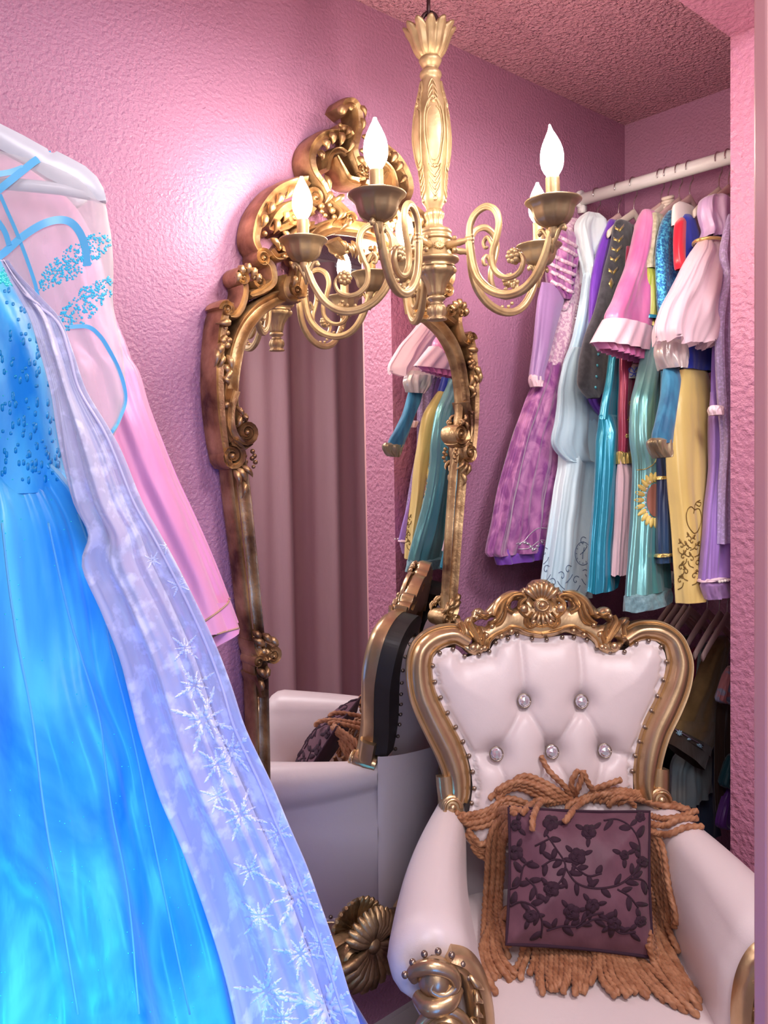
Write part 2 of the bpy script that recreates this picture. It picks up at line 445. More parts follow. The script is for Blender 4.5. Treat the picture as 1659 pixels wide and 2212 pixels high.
# arms
ASEC=[(-1,-.5),(-.75,-.95),(-.5,-.8),(-.28,-1.05),(0,-1.15),(.28,-1.05),(.5,-.8),(.75,-.95),(1,-.5),(1,.5),(.75,.95),(.5,.8),(.28,1.05),(0,1.15),(-.28,1.05),(-.5,.8),(-.75,.95),(-1,.5)]
def spiral(cx,cy,r0,r1,a0,turns,n=14):
    k=int(abs(turns)*n); return [(cx+cos(a0+2*PI*turns*i/k)*(r0+(r1-r0)*i/k),cy+sin(a0+2*PI*turns*i/k)*(r0+(r1-r0)*i/k)) for i in range(k+1)]
for ai,deg in enumerate((-25,47,119,191,263)):
    th=math.radians(deg); A=TILT@cdir(th)
    pl=Plane(CO,A,AX)
    def q(L): return [(r*S,CZ(y),w_*S) for r,y,w_ in L]
    m=MB()
    m.sec(pl,q([(92,533,7.5),(94,560,8.5),(99,590,8.5),(112,620,8.5),(140,648,8.8),(178,663,8.8),(215,660,8.6),(245,640,8.4),(268,605,8),(281,572,7.4),(289,548,7)]),ASEC,7*S)
    m.sec(pl,q([(92,536,7),(95,506,7),(110,485,7),(136,477,7),(158,490,6.6),(166,516,6.2),(159,546,6),(148,574,5.6),(150,604,5.6),(168,624,5.4),(193,630,5),(213,621,4.6),(221,601,3.6),(212,586,3.2),(200,588,3)]),ASEC,5.5*S)
    m.sec(pl,q([(150,560,4),(138,540,4),(128,548,3.4),(130,560,2.8),(137,560,2.5)]),ASEC,4*S)
    # collar to the hub
    m.tube([pl.to(r*S,CZ(536)) for r in (30,45,58,66,78,90,100)],[9*S,8*S,6.5*S,8*S,6*S,9*S,7*S],12)
    for dy in (-8,0,8): m.tube([pl.to(84*S,CZ(536+dy)),pl.to(101*S,CZ(536+dy))],4.2*S,8)
    m.ball(pl.to(53*S,CZ(550)),6*S); m.ball(pl.to(53*S,CZ(524)),5*S)
    # leaf curls below the drip cup and at the belly
    for sg in (-1,1):
        m.tube([pl.to((286+sg*x)*S,CZ(y)) for x,y in [(0,590),(8,572),(14,560),(20,552),(26,552),(29,558),(26,562)]],[3*S,5*S,4*S,4*S,3.5*S],8)
        m.ball(pl.to((286+sg*25)*S,CZ(557)),4.6*S)
        m.tube([pl.to((286+sg*x)*S,CZ(y)) for x,y in [(0,600),(4,575),(9,556),(10,549)]],[2*S,6*S,3*S],8)
    for x,y in ((196,650),(178,652),(206,642)): m.ball(pl.to(x*S,CZ(y)),4.2*S)
    m.tube([pl.to(289*S,CZ(y)) for y in (572,560,549,545)],[6*S,9*S,11*S,12*S],14)
    arm=m.build('arm',M['cgold'],ch)
    # flower
    m=MB(); fc=pl.to(200*S,CZ(590))
    for sg in (-1,1):
        for k in range(8):
            a=2*PI*k/8; c1=fc+(A*cos(a)+AX*sin(a))*10.5*S+pl.N*sg*4.5*S
            for e in [0]:
                rows=[]
            m.ball(c1,6.2*S,10,6)
        m.dome(fc+pl.N*sg*6*S,pl.N*sg,7*S,6*S,12,4)
    m.build('flower',M['cgold'],arm)
    # drip cup
    c0=pl.to(290*S,0); m=MB()
    m.lathe([(r*S,CZ(y)) for y,r in [(552,11),(549,19),(544,28),(536,35),(527,38),(519,40),(513,43),(508,48),(504,53),(502,54),(500.5,53),(503,47),(508,41),(511,30),(512,16)]],c0,AX,seg=64,flute=10,famp=.1,frange=(1,6))
    m.build('drip_cup',M['bronze'],arm)
    ex=8 if ai==2 else 0
    m=MB(); m.lathe([(r*S,CZ(y)) for y,r in [(512,14),(508,13.5),(460-ex,13.2),(457-ex,13.2),(456-ex,11)]],c0,AX,seg=28)
    m.build('candle_sleeve',M['cgold'],arm)
    m=MB(); bend=1 if ai==1 else 0; rows=[]
    for y,r in [(458,9),(452,12),(446,16),(438,20),(428,22),(416,22.3),(404,20.5),(392,16.5),(382,12),(374,8),(368,4.8),(362,3),(356 if bend else 364,1.2)]:
        dx=(max(0,400-y)/44)**2*-3*bend
        rows.append([c0+AX*CZ(y-ex)+RIGHT*dx*S+(TILT@cdir(2*PI*j/16))*r*S for j in range(16)])
    m.grid(rows,True,True,True); m.build('bulb',M['bulb'],arm)
# chain
m=MB(); top=CO+TILT@(UP*CZ(70)); z=top.z
m.tube([CO+TILT@(UP*CZ(100)),CO+TILT@(UP*CZ(60))],6*S,10)
def link(c,h,w_,d): return [c+UP*(h*cos(t))+d*(w_*sin(t)) for t in [2*PI*i/20 for i in range(21)]]
m.tube(link(top+UP*.012,.026,.017,RIGHT),.0042,8); 
i=0; zz=top.z+.052
while zz<CH-.03:
    m.tube(link(Vector((top.x,top.y,zz))+RIGHT*(-.002),.024,.010,(FWD if i%2==0 else RIGHT)),.0032,8); zz+=.040; i+=1
m.build('chain',simple('dark_chain',(.09,.05,.05),.35,.7),ch)
m=MB(); m.lathe([(.055,0),(.055,.012),(.03,.03),(.012,.035)],Vector((top.x,top.y,CH-.036)),UP,seg=32); m.build('ceiling_canopy',M['cgold'],ch)
# ---------------------------------------------------------------- tall gilt looking glass
def goldmat(name,c1,c2,c3):
    m,nt,b=nm(name); setp(b,col=c1,rough=.4,metal=.8)
    r=mixcol(nt,b,c3,c1,14,.34,.70,6); e=r.color_ramp.elements.new(.5); e.color=(*c2,1)
    bump(nt,b,45,.002,1,5); bump(nt,b,160,.0006,1,3)
    return m
M['agold']=goldmat('antique_gold',(.68,.48,.25),(.38,.23,.11),(.11,.05,.03))
M['agoldd']=simple('frame_side',(.16,.07,.05),.5,.3)
glass=simple('silvered_glass',(.93,.93,.93),.0,1.0)
lean=math.radians(.8)
MO=Vector((1.045,W-.040,HC)); MBv=Vector((0,-sin(lean)*-1,cos(lean)))
mp=Plane(MO,(1,0,0),MBv)
def mpt(x,y,w_=None):
    a,b=mp.px(x,y); return (a,b) if w_ is None else (a,b,w_*1.66/F)
def mpts(L): return [mpt(*p) for p in L]
mir=thing('standing_mirror','tall antique gold rococo looking glass with carved openwork crest against the mauve wall','mirror',(1.045,W-.05,.08))
RSEC=[(-1,-1.),(-1,.1),(-.92,.5),(-.78,.62),(-.62,.5),(-.45,.2),(-.1,.06),(.25,.14),(.5,.36),(.62,.58),(.78,.66),(.92,.55),(1,.1),(1,-1.)]
SSEC=[(-1,-1.),(-1,0),(-.9,.5),(-.6,.85),(-.25,.72),(0,.62),(.25,.72),(.6,.85),(.9,.5),(1,0),(1,-1.)]
DD=.026
def both(L): return [L,[(-p[0],*p[1:]) for p in L]]
# main rail traced down the left side
rail=mpts([(742,492,13),(700,500,14),(655,522,14),(610,640,14),(585,652,14),(553,672,15),(526,702,16),(508,742,17),(497,790,17),(492,840,17),(495,885,17)])
arch=[mpt(x,y,w_) for x,y,w_ in [(640,640,15),(612,640,14),(585,650,15),(556,668,16),(528,700,17),(509,740,17),(498,790,17),(493,835,17),(494,880,16),(506,925,14)]]
low=[mpt(x,y,w_) for x,y,w_ in [(500,965,20),(508,1010,21),(516,1080,22),(524,1150,21),(533,1230,20),(541,1310,19),(549,1380,18),(556,1450,18),(559,1540,17),(561,1640,17),(563,1760,17),(567,1880,17),(573,2000,17),(580,2080,17)]]
m=MB()
for L in both(arch): m.sec(mp,L,RSEC,DD,0,True,8)
for L in both(low): m.sec(mp,L,RSEC,DD,0,True,8)
top_=[mpt(x,y,w_) for x,y,w_ in [(640,640,15),(655,560,14),(668,520,15),(690,500,16),(716,490,16)]]
tl=top_[-1]
for L in both(top_): m.sec(mp,L,RSEC,DD,.002,True,8)
ar=[(tl[0],tl[1],tl[2]),(tl[0]*.5,tl[1]+.004,tl[2]),(0,tl[1]+.006,tl[2]),(-tl[0]*.5,tl[1]+.004,tl[2]),(-tl[0],tl[1],tl[2])]
m.sec(mp,ar,RSEC,DD,.002,True,8)
bl=low[-1]
bot=[(bl[0],bl[1]+.02,.018),(bl[0]+.02,bl[1]-.03,.02),(bl[0]*.6,bl[1]-.055,.02),(bl[0]*.3,bl[1]-.04,.02),(0,bl[1]-.05,.022)]
for L in both(bot): m.sec(mp,L,RSEC,DD,.001,True,8)
m.build('frame',M['agold'],mir,angle=50)
# glass and dark backing board
gp=[mpt(x,y) for x,y in [(716,500),(668,530),(655,570),(632,645),(585,655),(556,672),(530,704),(512,742),(501,790),(496,835),(497,880),(505,960),(514,1080),(530,1230),(547,1380),(558,1540),(564,1760),(573,2000),(580,2080)]]
gp.append((bl[0]*.6,bl[1]-.04)); gp.append((0,bl[1]-.045))
outl=[(0,tl[1])]+[(a,b) for a,b in gp]+[(-a,b) for a,b in reversed(gp[:-1])]
mm=MB(); mm.v=[mp.to(a,b,.002) for a,b in outl]; mm.f=[tuple(range(len(outl)))]
mm.build('glass',glass,mir,smooth=False)
mm=MB(); n_=len(outl); mm.v=[mp.to(a*1.02,b,-.001) for a,b in outl]+[mp.to(a*1.02,b,-.02) for a,b in outl]
mm.f=[tuple(range(n_)),tuple(range(2*n_-1,n_-1,-1))]+[(i,(i+1)%n_,(i+1)%n_+n_,i+n_) for i in range(n_)]
mm.build('backing_board',M['agoldd'],mir,smooth=False)
# carved ornament -------------------------------------------------
K=1.66/F
def orn(name,strokes,leaves=(),balls=(),spirals=(),mirror=True,d=.0,ctr=None):
    for sg in ((1,-1) if mirror else (1,)):
        m=MB()
        for L in strokes:
            pts=[mpt(*p) for p in L]; pts=[(sg*a,b,w_) for a,b,w_ in pts]
            m.sec(mp,pts,SSEC,DD*1.15,d,True,6)
        for (x0,y0,x1,y1,w_) in leaves:
            a0,b0=mpt(x0,y0); a1,b1=mpt(x1,y1); ww=w_*K
            path=[mp.to(sg*(a0+(a1-a0)*t),b0+(b1-b0)*t,DD*.75+d+.010*sin(PI*t)) for t in (0,.25,.5,.75,1)]
            m.tube(path,[ww*.35,ww,ww*.9,ww*.55,ww*.12],7)
        for (x,y,r) in balls:
            a,b=mpt(x,y); m.ball(mp.to(sg*a,b,DD*.8+d),r*K,10,7)
        for (x,y,r,a0,turns,w_) in spirals:
            a,b=mpt(x,y); L=spiral(a,b,r*K,r*K*.15,a0,turns)
            N=len(L); L=[(sg*p[0],p[1],w_*K*(1-.6*i/N)) for i,p in enumerate(L)]
            m.sec(mp,L,SSEC,DD*1.1,d+.003,True,1,raw=True)
            m.dome(mp.to(sg*a,b,DD*.5+d),mp.N,r*K*.34,.016,10,4)
        m.build(name,M['agold'],mir,angle=60)
# side scrolls at the waist
orn('waist_scroll',
 strokes=[[(498,845,13),(488,880,12),(486,915,13),(497,945,12),(515,962,11),(531,955,9)],[(484,870,7),(482,930,7),(488,955,8)]],
 spirals=[(521,934,22,PI*1.2,1.9,9),(489,985,26,PI*.5,-1.7,10)],
 leaves=[(505,900,500,925,6),(512,895,520,912,6),(500,880,515,905,5),(500,1010,520,1040,7),(510,1005,535,1030,6),(495,1015,505,1050,7),(515,1040,512,1075,6)],
 balls=[(517,905,6),(478,876,7),(534,975,5),(538,985,5),(533,990,5),(540,998,5),(536,1008,4)])
orn('leaf_swag',
 strokes=[[(486,655,11),(472,690,13),(465,740,13),(462,800,13),(463,860,13),(468,920,12),(476,975,11),(486,1010,8)]],
 leaves=[(485,700,455,702,8),(462,745,458,775,9),(480,770,488,805,7),(472,790,480,812,6),(487,800,468,830,7),(470,815,482,835,6),(455,755,452,795,8),(470,770,460,795,6)],
 balls=[(470,738,8),(483,738,7),(479,748,7),(467,749,7),(474,733,7),(475,743,5),(480,722,5),(476,712,5)],
 spirals=[(478,672,15,PI,-1.4,7)])
orn('shoulder_scroll',
 strokes=[[(512,600,10),(518,630,10),(512,660,11),(500,680,11),(485,683,9)],[(530,640,8),(555,630,11),(578,612,11),(575,580,11),(560,565,9)]],
 spirals=[(513,603,15,PI*.5,1.6,7),(556,562,17,PI*.1,1.7,8),(548,612,13,PI,1.2,6)],
 leaves=[(505,580,510,600,8),(520,575,522,598,8),(535,585,530,605,8),(545,598,540,615,7),(500,595,498,615,8)],
 balls=[(537,603,6),(520,590,6)])
# broad openwork side wings of the crest
orn('crest_wing',
 strokes=[[(548,545,10),(540,520,13),(548,480,15),(566,446,15),(592,418,15),(625,402,14),(655,395,13)],[(572,500,11),(590,470,12),(615,450,12),(645,448,11),(668,462,10)],[(600,545,10),(622,520,11),(640,500,10),(668,490,10)],[(610,600,9),(604,625,11),(612,645,11),(632,650,9)],[(575,545,9),(590,560,9),(615,552,8)],[(590,500,9),(612,492,9),(640,470,9)]],
 spirals=[(640,560,14,0,1.4,7),(628,632,14,PI*.4,1.4,7),(668,432,18,PI,-1.5,8),(620,475,15,0,-1.3,7)],
 leaves=[(560,470,552,500,8),(575,445,565,470,9),(595,425,582,450,9),(620,412,605,435,9),(640,408,630,430,8),(585,480,580,510,8),(605,462,600,485,7),(575,520,590,545,7),(600,505,612,530,7),(615,570,625,600,7),(622,600,618,625,7),(650,480,640,510,8)],
 balls=[(590,540,6),(602,560,6),(655,525,6),(682,450,7),(560,510,6)])
# central cartouche: two C scrolls, inner hook, beads
orn('crest_cartouche',
 strokes=[[(722,292,11),(690,300,14),(668,322,15),(660,350,15),(668,380,13),(686,405,12),(700,430,11),(722,450,12),(742,470,12)],
          [(736,338,8),(722,330,8),(706,336,8),(698,352,8),(694,372,7)],
          [(714,344,6),(728,370,9),(742,392,12),(765,398,12)]],
 leaves=[(700,296,706,318,9),(722,294,722,322,9),(685,310,694,330,9),(675,335,684,352,8),(700,420,690,445,7),(712,440,730,425,7),(728,462,716,480,8),(742,480,724,500,8),(690,385,700,420,6)],
 spirals=[(768,372,14,PI*1.2,1.2,7),(742,478,15,0,1.4,7)],
 balls=[(706,460,7),(700,448,5),(710,474,6),(690,470,5),(683,462,5)])
# finial
orn('crest_finial',
 strokes=[[(728,246,13),(736,230,13),(752,228,12),(762,245,12),(764,275,13),(758,300,14),(752,330,15),(762,362,14),(770,395,12)],[(722,282,9),(738,286,9),(748,300,9)]],
 leaves=[(765,235,776,262,6),(768,262,770,290,6),(740,285,732,300,7),(748,310,738,335,7),(770,300,800,318,9),(765,330,795,345,8),(760,345,780,372,8)],
 balls=[(726,244,11),(730,284,7),(722,277,5),(745,240,6)],mirror=False)
orn('glass_top_shell',
 strokes=[[(716,520,8),(730,535,8),(745,545,7)]],
 leaves=[(735,530,750,560,7),(748,525,756,562,7),(725,525,735,548,6)],balls=[(757,535,7),(738,548,5)])
# lower side ornament and foot carving
orn('rail_clasp',
 strokes=[[(540,1378,10),(545,1400,12),(560,1415,11),(580,1405,9)],[(545,1450,10),(552,1475,9),(556,1500,6)]],
 spirals=[(577,1412,16,PI*.6,-1.5,8),(545,1425,12,0,1.3,6)],
 leaves=[(535,1375,560,1390,8),(555,1365,575,1385,8),(570,1372,588,1392,7),(545,1440,560,1460,8),(565,1435,556,1465,7),(548,1462,552,1490,6),(536,1360,550,1375,7)],
 balls=[(558,1402,6),(548,1392,5)])
m=MB()
bz=bl[1]-.06
for sg in (1,-1):
    for (a,b,r,a0,t,w_) in [(-.055,bz-.005,.032,0,1.5,.013),(-.13,bz+.005,.028,PI,-1.4,.012),(-.20,bz+.012,.024,0,1.3,.011)]:
        L=spiral(a,b,r,r*.15,a0,t); N=len(L)
        m.sec(mp,[(sg*p[0],p[1],w_*(1-.6*i/N)) for i,p in enumerate(L)],SSEC,DD*1.3,.004,True,1,raw=True); m.dome(mp.to(sg*a,b,.014),mp.N,r*.34,.02,10,4)
    for k in range(6):
        an=-PI/2+sg*(k*.27); m.tube([mp.to(cos(an)*t*.10,bz+.01+sin(an)*t*.10,.024+.016*sin(PI*t)) for t in (0,.3,.6,.85,1)],[.005,.009,.013,.012,.004],7)
        an=PI/2+sg*(k*.22); m.tube([mp.to(cos(an)*t*.075,bz+.01+sin(an)*t*.075,.024+.016*sin(PI*t)) for t in (0,.3,.6,.85,1)],[.005,.008,.011,.01,.004],7)
m.dome(mp.to(0,bz+.01,.024),mp.N,.022,.024,14,5)
m.build('foot_carving',M['agold'],mir,angle=60)
# ---------------------------------------------------------------- throne chair
lea,nt_,b_=nm('blush_leather'); setp(b_,col=(.80,.70,.70),rough=.34,spec=.5,sheen=.1); bump(nt_,b_,26,.0018,.5,4); bump(nt_,b_,900,.00015,1); M['leather']=lea
M['hgold']=gold('chair_gold',(.66,.47,.27),(.50,.34,.19),.3,.82,12,.3,.6,200,.0002)
M['nail']=simple('nail_head',(.34,.27,.22),.3,.85)
M['dark_wood']=simple('unpainted_frame_back',(.035,.03,.028),.4)
cr,nt_,b_=nm('crystal'); setp(b_,col=(.86,.86,.95),rough=.04,metal=.75); M['crystal']=cr
ROT=math.radians(2.0)
CHX,CHZ=.367,1.665
cF=(RIGHT*sin(ROT)-FWD*cos(ROT)); cF.normalize()     # chair forward
cR=Vector((-cF.y,cF.x,0)); cR=cR if cR.dot(RIGHT)>0 else -cR
C0=camxyz(CHX,CHZ,0)
def CP(x,f,h): return C0+cR*(x-(.050-.037*math.tanh(x/.1))*max(0,f))+cF*f+UP*h           # x right, f forward from back, h height
chair=thing('throne_armchair','blush leather throne armchair with crystal buttons and carved gold frame, facing the camera','armchair',CP(0,.28,0))
tb=math.radians(13)
bp=Bent(CP(0,0,.6),cR,UP*cos(tb)-cF*sin(tb))
bp.c=.034
def b2(L): return [bp.px(*p) for p in L]
KB=1.72/F
def b3(L): return [(*bp.px(x,y),w_*KB) for x,y,w_ in L]
def c4(L): return [(840+p[0]/2.0256,1230+p[1]/2.0256,*p[2:]) for p in L]
def c7(L): return [(1000+p[0]/3.95,1230+p[1]/3.95,*p[2:]) for p in L]
FSEC=[(-1,-.55),(-1,.15),(-.9,.35),(-.78,.35),(-.68,.25),(-.5,.6),(-.25,.88),(0,1),(.25,.95),(.5,.75),(.68,.4),(.76,.3),(.86,.42),(1,.3),(1,-.55)]
LF=b3([(1012,1385,20),(985,1370,22),(958,1372,24),(931,1384,26),(911,1407,27),(905,1445,28),(911,1495,29),(927,1536,30),(949,1580,31),(970,1622,31),(984,1665,29),(988,1705,26),(985,1728,24)])
RF=b3([(1345,1380,20),(1370,1364,21),(1395,1360,22),(1423,1364,23),(1449,1382,24),(1462,1410,26),(1466,1440,28),(1457,1483,30),(1438,1529,31),(1415,1577,31),(1401,1625,30),(1394,1670,28),(1393,1700,25),(1398,1722,23)])
m=MB(); m.sec(bp,LF,FSEC,.030,.004,True,7); m.build('back_frame',M['hgold'],chair,angle=60)
m=MB(); m.sec(bp,[(a,b,w_) for a,b,w_ in RF],[(-l,d) for l,d in FSEC],.030,.004,True,7); m.build('back_frame',M['hgold'],chair,angle=60)
for L in (LF,RF):
    m=MB(); m.sec(bp,[(a,b,w_*.94) for a,b,w_ in L[:-1]],[(-1,-1),(-1,0),(1,0),(1,-1)],.038,-.012,True,7); m.build('frame_back',M['dark_wood'],chair,smooth=False)
# scroll feet of the back frame
for (x,y,sg) in ((974,1738,1),(1418,1722,-1)):
    m=MB(); a,b=bp.px(x,y)
    m.tube([bp.to(a,b,d) for d in (-.03,-.028,0,.028,.032)],[.010,.024,.027,.024,.014],20)
    m.tube([bp.to(a+.018*cos(t),b+.018*sin(t),.034) for t in [i*.35 for i in range(14)]],.004,6)
    m.dome(bp.to(a,b,.03),bp.N,.010,.008)
    m.sec(bp,[(a-sg*.008,b+.06,.022),(a-sg*.004,b+.03,.024),(a,b,.022),(a+sg*.015,b-.02,.015)],[(-1,-1),(-1,.2),(-.6,.8),(0,1),(.6,.8),(1,.2),(1,-1)],.022)
    m.build('frame_scroll',M['hgold'],chair,angle=60)
# upholstered inner back
inner=b2(c4([(330,385),(300,352),(277,340),(243,343),(213,360),(192,385),(183,415),(185,450),(192,490),(203,530),(217,560),(233,595),(249,630),(268,662),(283,690),(316,752),(342,812),(358,880),(364,950),(355,1016),(340,1100),(335,1180)]))
inner+=b2(c4([(380,1230),(700,1240),(1000,1230),(1110,1200),(1090,1100),(1070,1030),(1062,960),(1060,875),(1072,812),(1092,750),(1115,688),(1144,618),(1171,553),(1194,483),(1208,402),(1200,365),(1183,332),(1155,310),(1126,303),(1073,314),(1040,340),(1022,352),(960,353),(930,350),(902,336),(880,312),(858,300),(802,289),(752,288),(684,299),(620,295),(556,279),(516,294),(475,306),(455,325),(443,345),(430,360),(390,366)]))
btn=b2(c4([(582,570),(829,573),(462,800),(702,790),(929,786)]))
cre=[((565,285),(582,570)),((823,297),(829,573)),((582,590),(702,790)),((829,590),(702,790)),((582,590),(462,800)),((829,590),(929,786)),((462,800),(342,805)),((929,786),(1070,820)),((702,790),(610,1000)),((702,790),(800,1000)),((929,786),(880,1000)),((462,800),(520,1000))]
cre=[b2(c4(list(c))) for c in cre]
def backh(a,b,d):
    h=.008+.038*(1-math.exp(-d/.035))
    if d<.012: h=.010+.002*sin(PI*d/.012)-.006*(d/.012)**3*(1 if d>.009 else 0)
    for p,q in cre: h-=.010*math.exp(-(segd(a,b,p,q)/.006)**1.4)*min(1,d/.02)
    for p,q in cre: h-=.007*math.exp(-(segd(a,b,p,q)/.028)**2)*min(1,d/.03)
    for (x,y) in btn: h-=.020*math.exp(-(math.hypot(a-x,b-y)/.022)**2)
    return h
backm=panel(bp,inner,.0065,backh)
backo=backm.build('backrest',M['leather'],chair)
m=MB()
nl=c4([(277,348),(220,365),(190,420),(199,490),(224,558),(254,624),(289,686),(321,749),(347,811),(363,880),(370,952),(358,1016),(328,378),(390,373),(435,358),(463,320),(516,302),(556,287),(620,303),(684,307),(752,296),(802,297),(858,308),(902,344),(960,361),(1022,359),(1073,322),(1126,311),(1181,338),(1203,402),(1190,481),(1165,551),(1138,614),(1109,685),(1086,748),(1066,810),(1054,877)])
for x,y in nl:
    a,b=bp.px(x,y); mm=MB(); mm.dome(bp.to(a,b,.014),bp.N,.0052,.005,12,4); mm.build('nail_head',M['nail'],chair)
for a,b in btn:
    mm=MB(); rows=[]
    for r,z in [(.0145,0),(.0145,.004),(.012,.0065),(.0125,.006),(.008,.0105),(.001,.0115)]:
        rows.append([bp.to(a+r*cos(2*PI*j/10+.3*(r<.01)),b+r*sin(2*PI*j/10+.3*(r<.01)),.020+z) for j in range(10)])
    mm.grid(rows,True,True,True); mm.build('crystal_button',M['crystal'],chair,smooth=False)
    mm=MB(); mm.tube([bp.to(a+.0145*cos(t*2*PI/24),b+.0145*sin(t*2*PI/24),.024) for t in range(25)],.0016,6); mm.build('button_rim',M['nail'],chair)
# outer back shell
def outh(a,b,d): return -.049-.075*(1-math.exp(-d/.05))
sh=[(x*1.02,y) for x,y in inner]
om=panel(bp,sh,.02,outh); om.build('outer_back',M['leather'],chair)
for i,(x,y) in enumerate(nl[:12]+nl[-8:]):
    a,b=bp.px(x,y); sg=-1 if i<12 else 1
    mm=MB(); mm.dome(bp.to(a+sg*.004,b,-.053),cR*sg-bp.N,.0052,.006,10,3); mm.build('nail_head',M['nail'],chair)
# carved crest ----------------------------------------------------
def sym(L,k=1.06):
    return L+[(1164.5+(1164.5-p[0])*k,p[1]-(1164.5-p[0])*.02,*p[2:]) for p in reversed(L)]
def sy1(L,k=1.06): return [(1164.5+(1164.5-p[0])*k,p[1]-(1164.5-p[0])*.02,*p[2:]) for p in L]
half=[(1164.5,1251.5),(1152,1253),(1143,1260),(1139,1268),(1128,1271),(1121,1280),(1110,1279),(1096,1281),(1083,1287),(1072,1295),(1062,1305),(1053,1315),(1046,1322),(1042,1317),(1035,1313),(1027,1315),(1021,1322),(1020,1331),(1010,1334),(1005,1340),(1001,1348),(998,1340),(990,1336),(984,1338),(984,1350),(990,1362),(985,1372),(988,1386),(996,1395),(1003,1405),(1012,1412),(1024,1415),(1038,1411),(1050,1401),(1056,1390),(1064,1382),(1078,1379),(1090,1375),(1103,1370),(1114,1367),(1125,1371),(1142,1376),(1164.5,1379)]
outline=half+[p for p in reversed(sy1(half))][1:-1]
holes=[[(1103,1300),(1112,1296),(1122,1298),(1128,1304),(1120,1308),(1112,1314),(1106,1318),(1101,1311)],
 [(1022,1346),(1030,1340),(1040,1337),(1050,1340),(1058,1334),(1070,1334),(1066,1340),(1056,1342),(1053,1349),(1046,1356),(1040,1352),(1032,1353)],
 [(1000,1388),(1006,1382),(1015,1380),(1022,1384),(1020,1391),(1010,1392)]]
H2=[b2(h) for h in holes]+[b2(sy1(h)) for h in holes]
rg=[((1164,1310),(1164,1255)),((1164,1310),(1145,1262)),((1164,1310),(1184,1262)),((1164,1310),(1154,1256)),((1164,1310),(1174,1256))]
def cresth(a,b,d): return .012+.012*(1-math.exp(-d/.006))+.0035*sin(a*420+b*300)*(1 if b>.46 else 0)*min(1,d/.01)
cm=panel(bp,b2(outline),.005,cresth,H2,back=-.016)
crest=cm.build('crest',M['hgold'],chair,angle=50)
m=MB(); CS=[(-1,0),(-.8,.6),(-.35,1),(0,.75),(.35,1),(.8,.6),(1,0)]; CS1=[(-1,0),(-.8,.6),(-.4,.95),(0,1.1),(.4,.95),(.8,.6),(1,0)]
def cst(L,sec=CS,D=.011,d0=.020):
    for LL in (L,sy1(L)): m.sec(bp,b3(LL),sec,D,d0,True,6)
cst([(1141,1336,3),(1128,1330,4),(1119,1318,5),(1120,1303,6),(1130,1292,6),(1122,1285,5),(1106,1287,6),(1095,1296,7),(1090,1308,6),(1094,1318,5),(1105,1323,4)])
cst([(1122,1280,3),(1100,1283,7),(1080,1295,8),(1068,1312,8),(1062,1330,5)],CS)
cst([(1095,1290,3),(1082,1306,6),(1076,1325,6),(1066,1340,5),(1054,1349,4)])
cst([(1103,1292,3),(1090,1310,5),(1086,1330,5),(1078,1345,5),(1066,1352,4)])
cst([(1030,1326,6),(1042,1330,5),(1052,1326,3)])
cst([(1018,1332,4),(1014,1345,6),(1022,1362,7),(1030,1378,7),(1036,1392,5)])
cst([(1006,1342,3),(1010,1356,6),(1020,1372,6),(1030,1386,5)])
cst([(1030,1352,3),(1036,1366,5),(1034,1380,6)])
cst([(1044,1364,3),(1042,1376,5),(1038,1392,4)])
cst([(990,1344,4),(998,1360,6),(996,1376,6),(1004,1376,4)])
cst([(1050,1400,4),(1054,1385,5),(1064,1374,5),(1075,1366,4),(1086,1362,5),(1100,1354,5),(1116,1356,5),(1135,1364,5),(1164,1369,5)])
cst([(1164,1352,5),(1152,1350,5),(1140,1354,5),(1130,1346,5),(1130,1334,4)],CS)
cst([(1145,1322,3),(1135,1338,5),(1142,1353,5),(1155,1348,4)])
m.build('crest_scrollwork',M['hgold'],crest,angle=60)
for x,y,r in [(1126,1315,11),(1146,1268,7),(1032,1323,7.5),(1026,1334,6),(1147,1343,8),(1079,1373,6.5),(1100,1364,7),(1047,1372,6.5),(1043,1399,7),(1018,1398,9),(1059,1352,6),(1036,1402,5),(1131,1320,6)]:
    for (xx,yy) in [(x,y),sy1([(x,y)])[0]]:
        a,b=bp.px(xx,yy); mm=MB(); mm.dome(bp.to(a,b,.024),bp.N,r*KB,r*KB*.9,14,5); mm.build('crest_bead',M['hgold'],crest)
m=MB()
a,b=bp.px(1164.5,1308)
m.dome(bp.to(a,b,.026),bp.N,19*KB,.007,24,4); m.dome(bp.to(a,b,.03),bp.N,9*KB,.010,16,4)
m.tube([bp.to(a+cos(t)*13*KB,b+sin(t)*11*KB,.033) for t in [2*PI*i/24 for i in range(25)]],.0022,8)
for k in range(-3,4):
    an=PI/2+k*.26; m.tube([bp.to(a+cos(an)*t*KB,b+sin(an)*t*KB*.95,.024+.010*sin(PI*(t-14)/45)) for t in (14,26,38,48,56)],[.0025,.0045,.0062,.0065,.002],8)
for k in range(-2,3):
    an=-PI/2+k*.33; m.tube([bp.to(a+cos(an)*t*KB,b+sin(an)*t*KB,.024+.008*sin(PI*(t-14)/36)) for t in (14,24,34,44)],[.0025,.0045,.0045,.0015],8)
m.build('crest_medallion',M['hgold'],crest)
# ---- seat
m=MB(); rows=[]
for i in range(25):
    f=-.02+.55*i/24; row=[]
    for j in range(33):
        x=-1+2*j/32; hw=.235+.03*i/24
        h=.455-.02*abs(x)**4-.012*(1-i/24)-.07*max(0,(i-20)/4)**2*.8+.012*cos(x*PI/2)
        row.append(CP(x*hw,f,h))
    rows.append(row)
rows.append([p-UP*.12 for p in rows[-1]])
m.grid(rows); seatm=m; m.build('seat',M['leather'],chair)
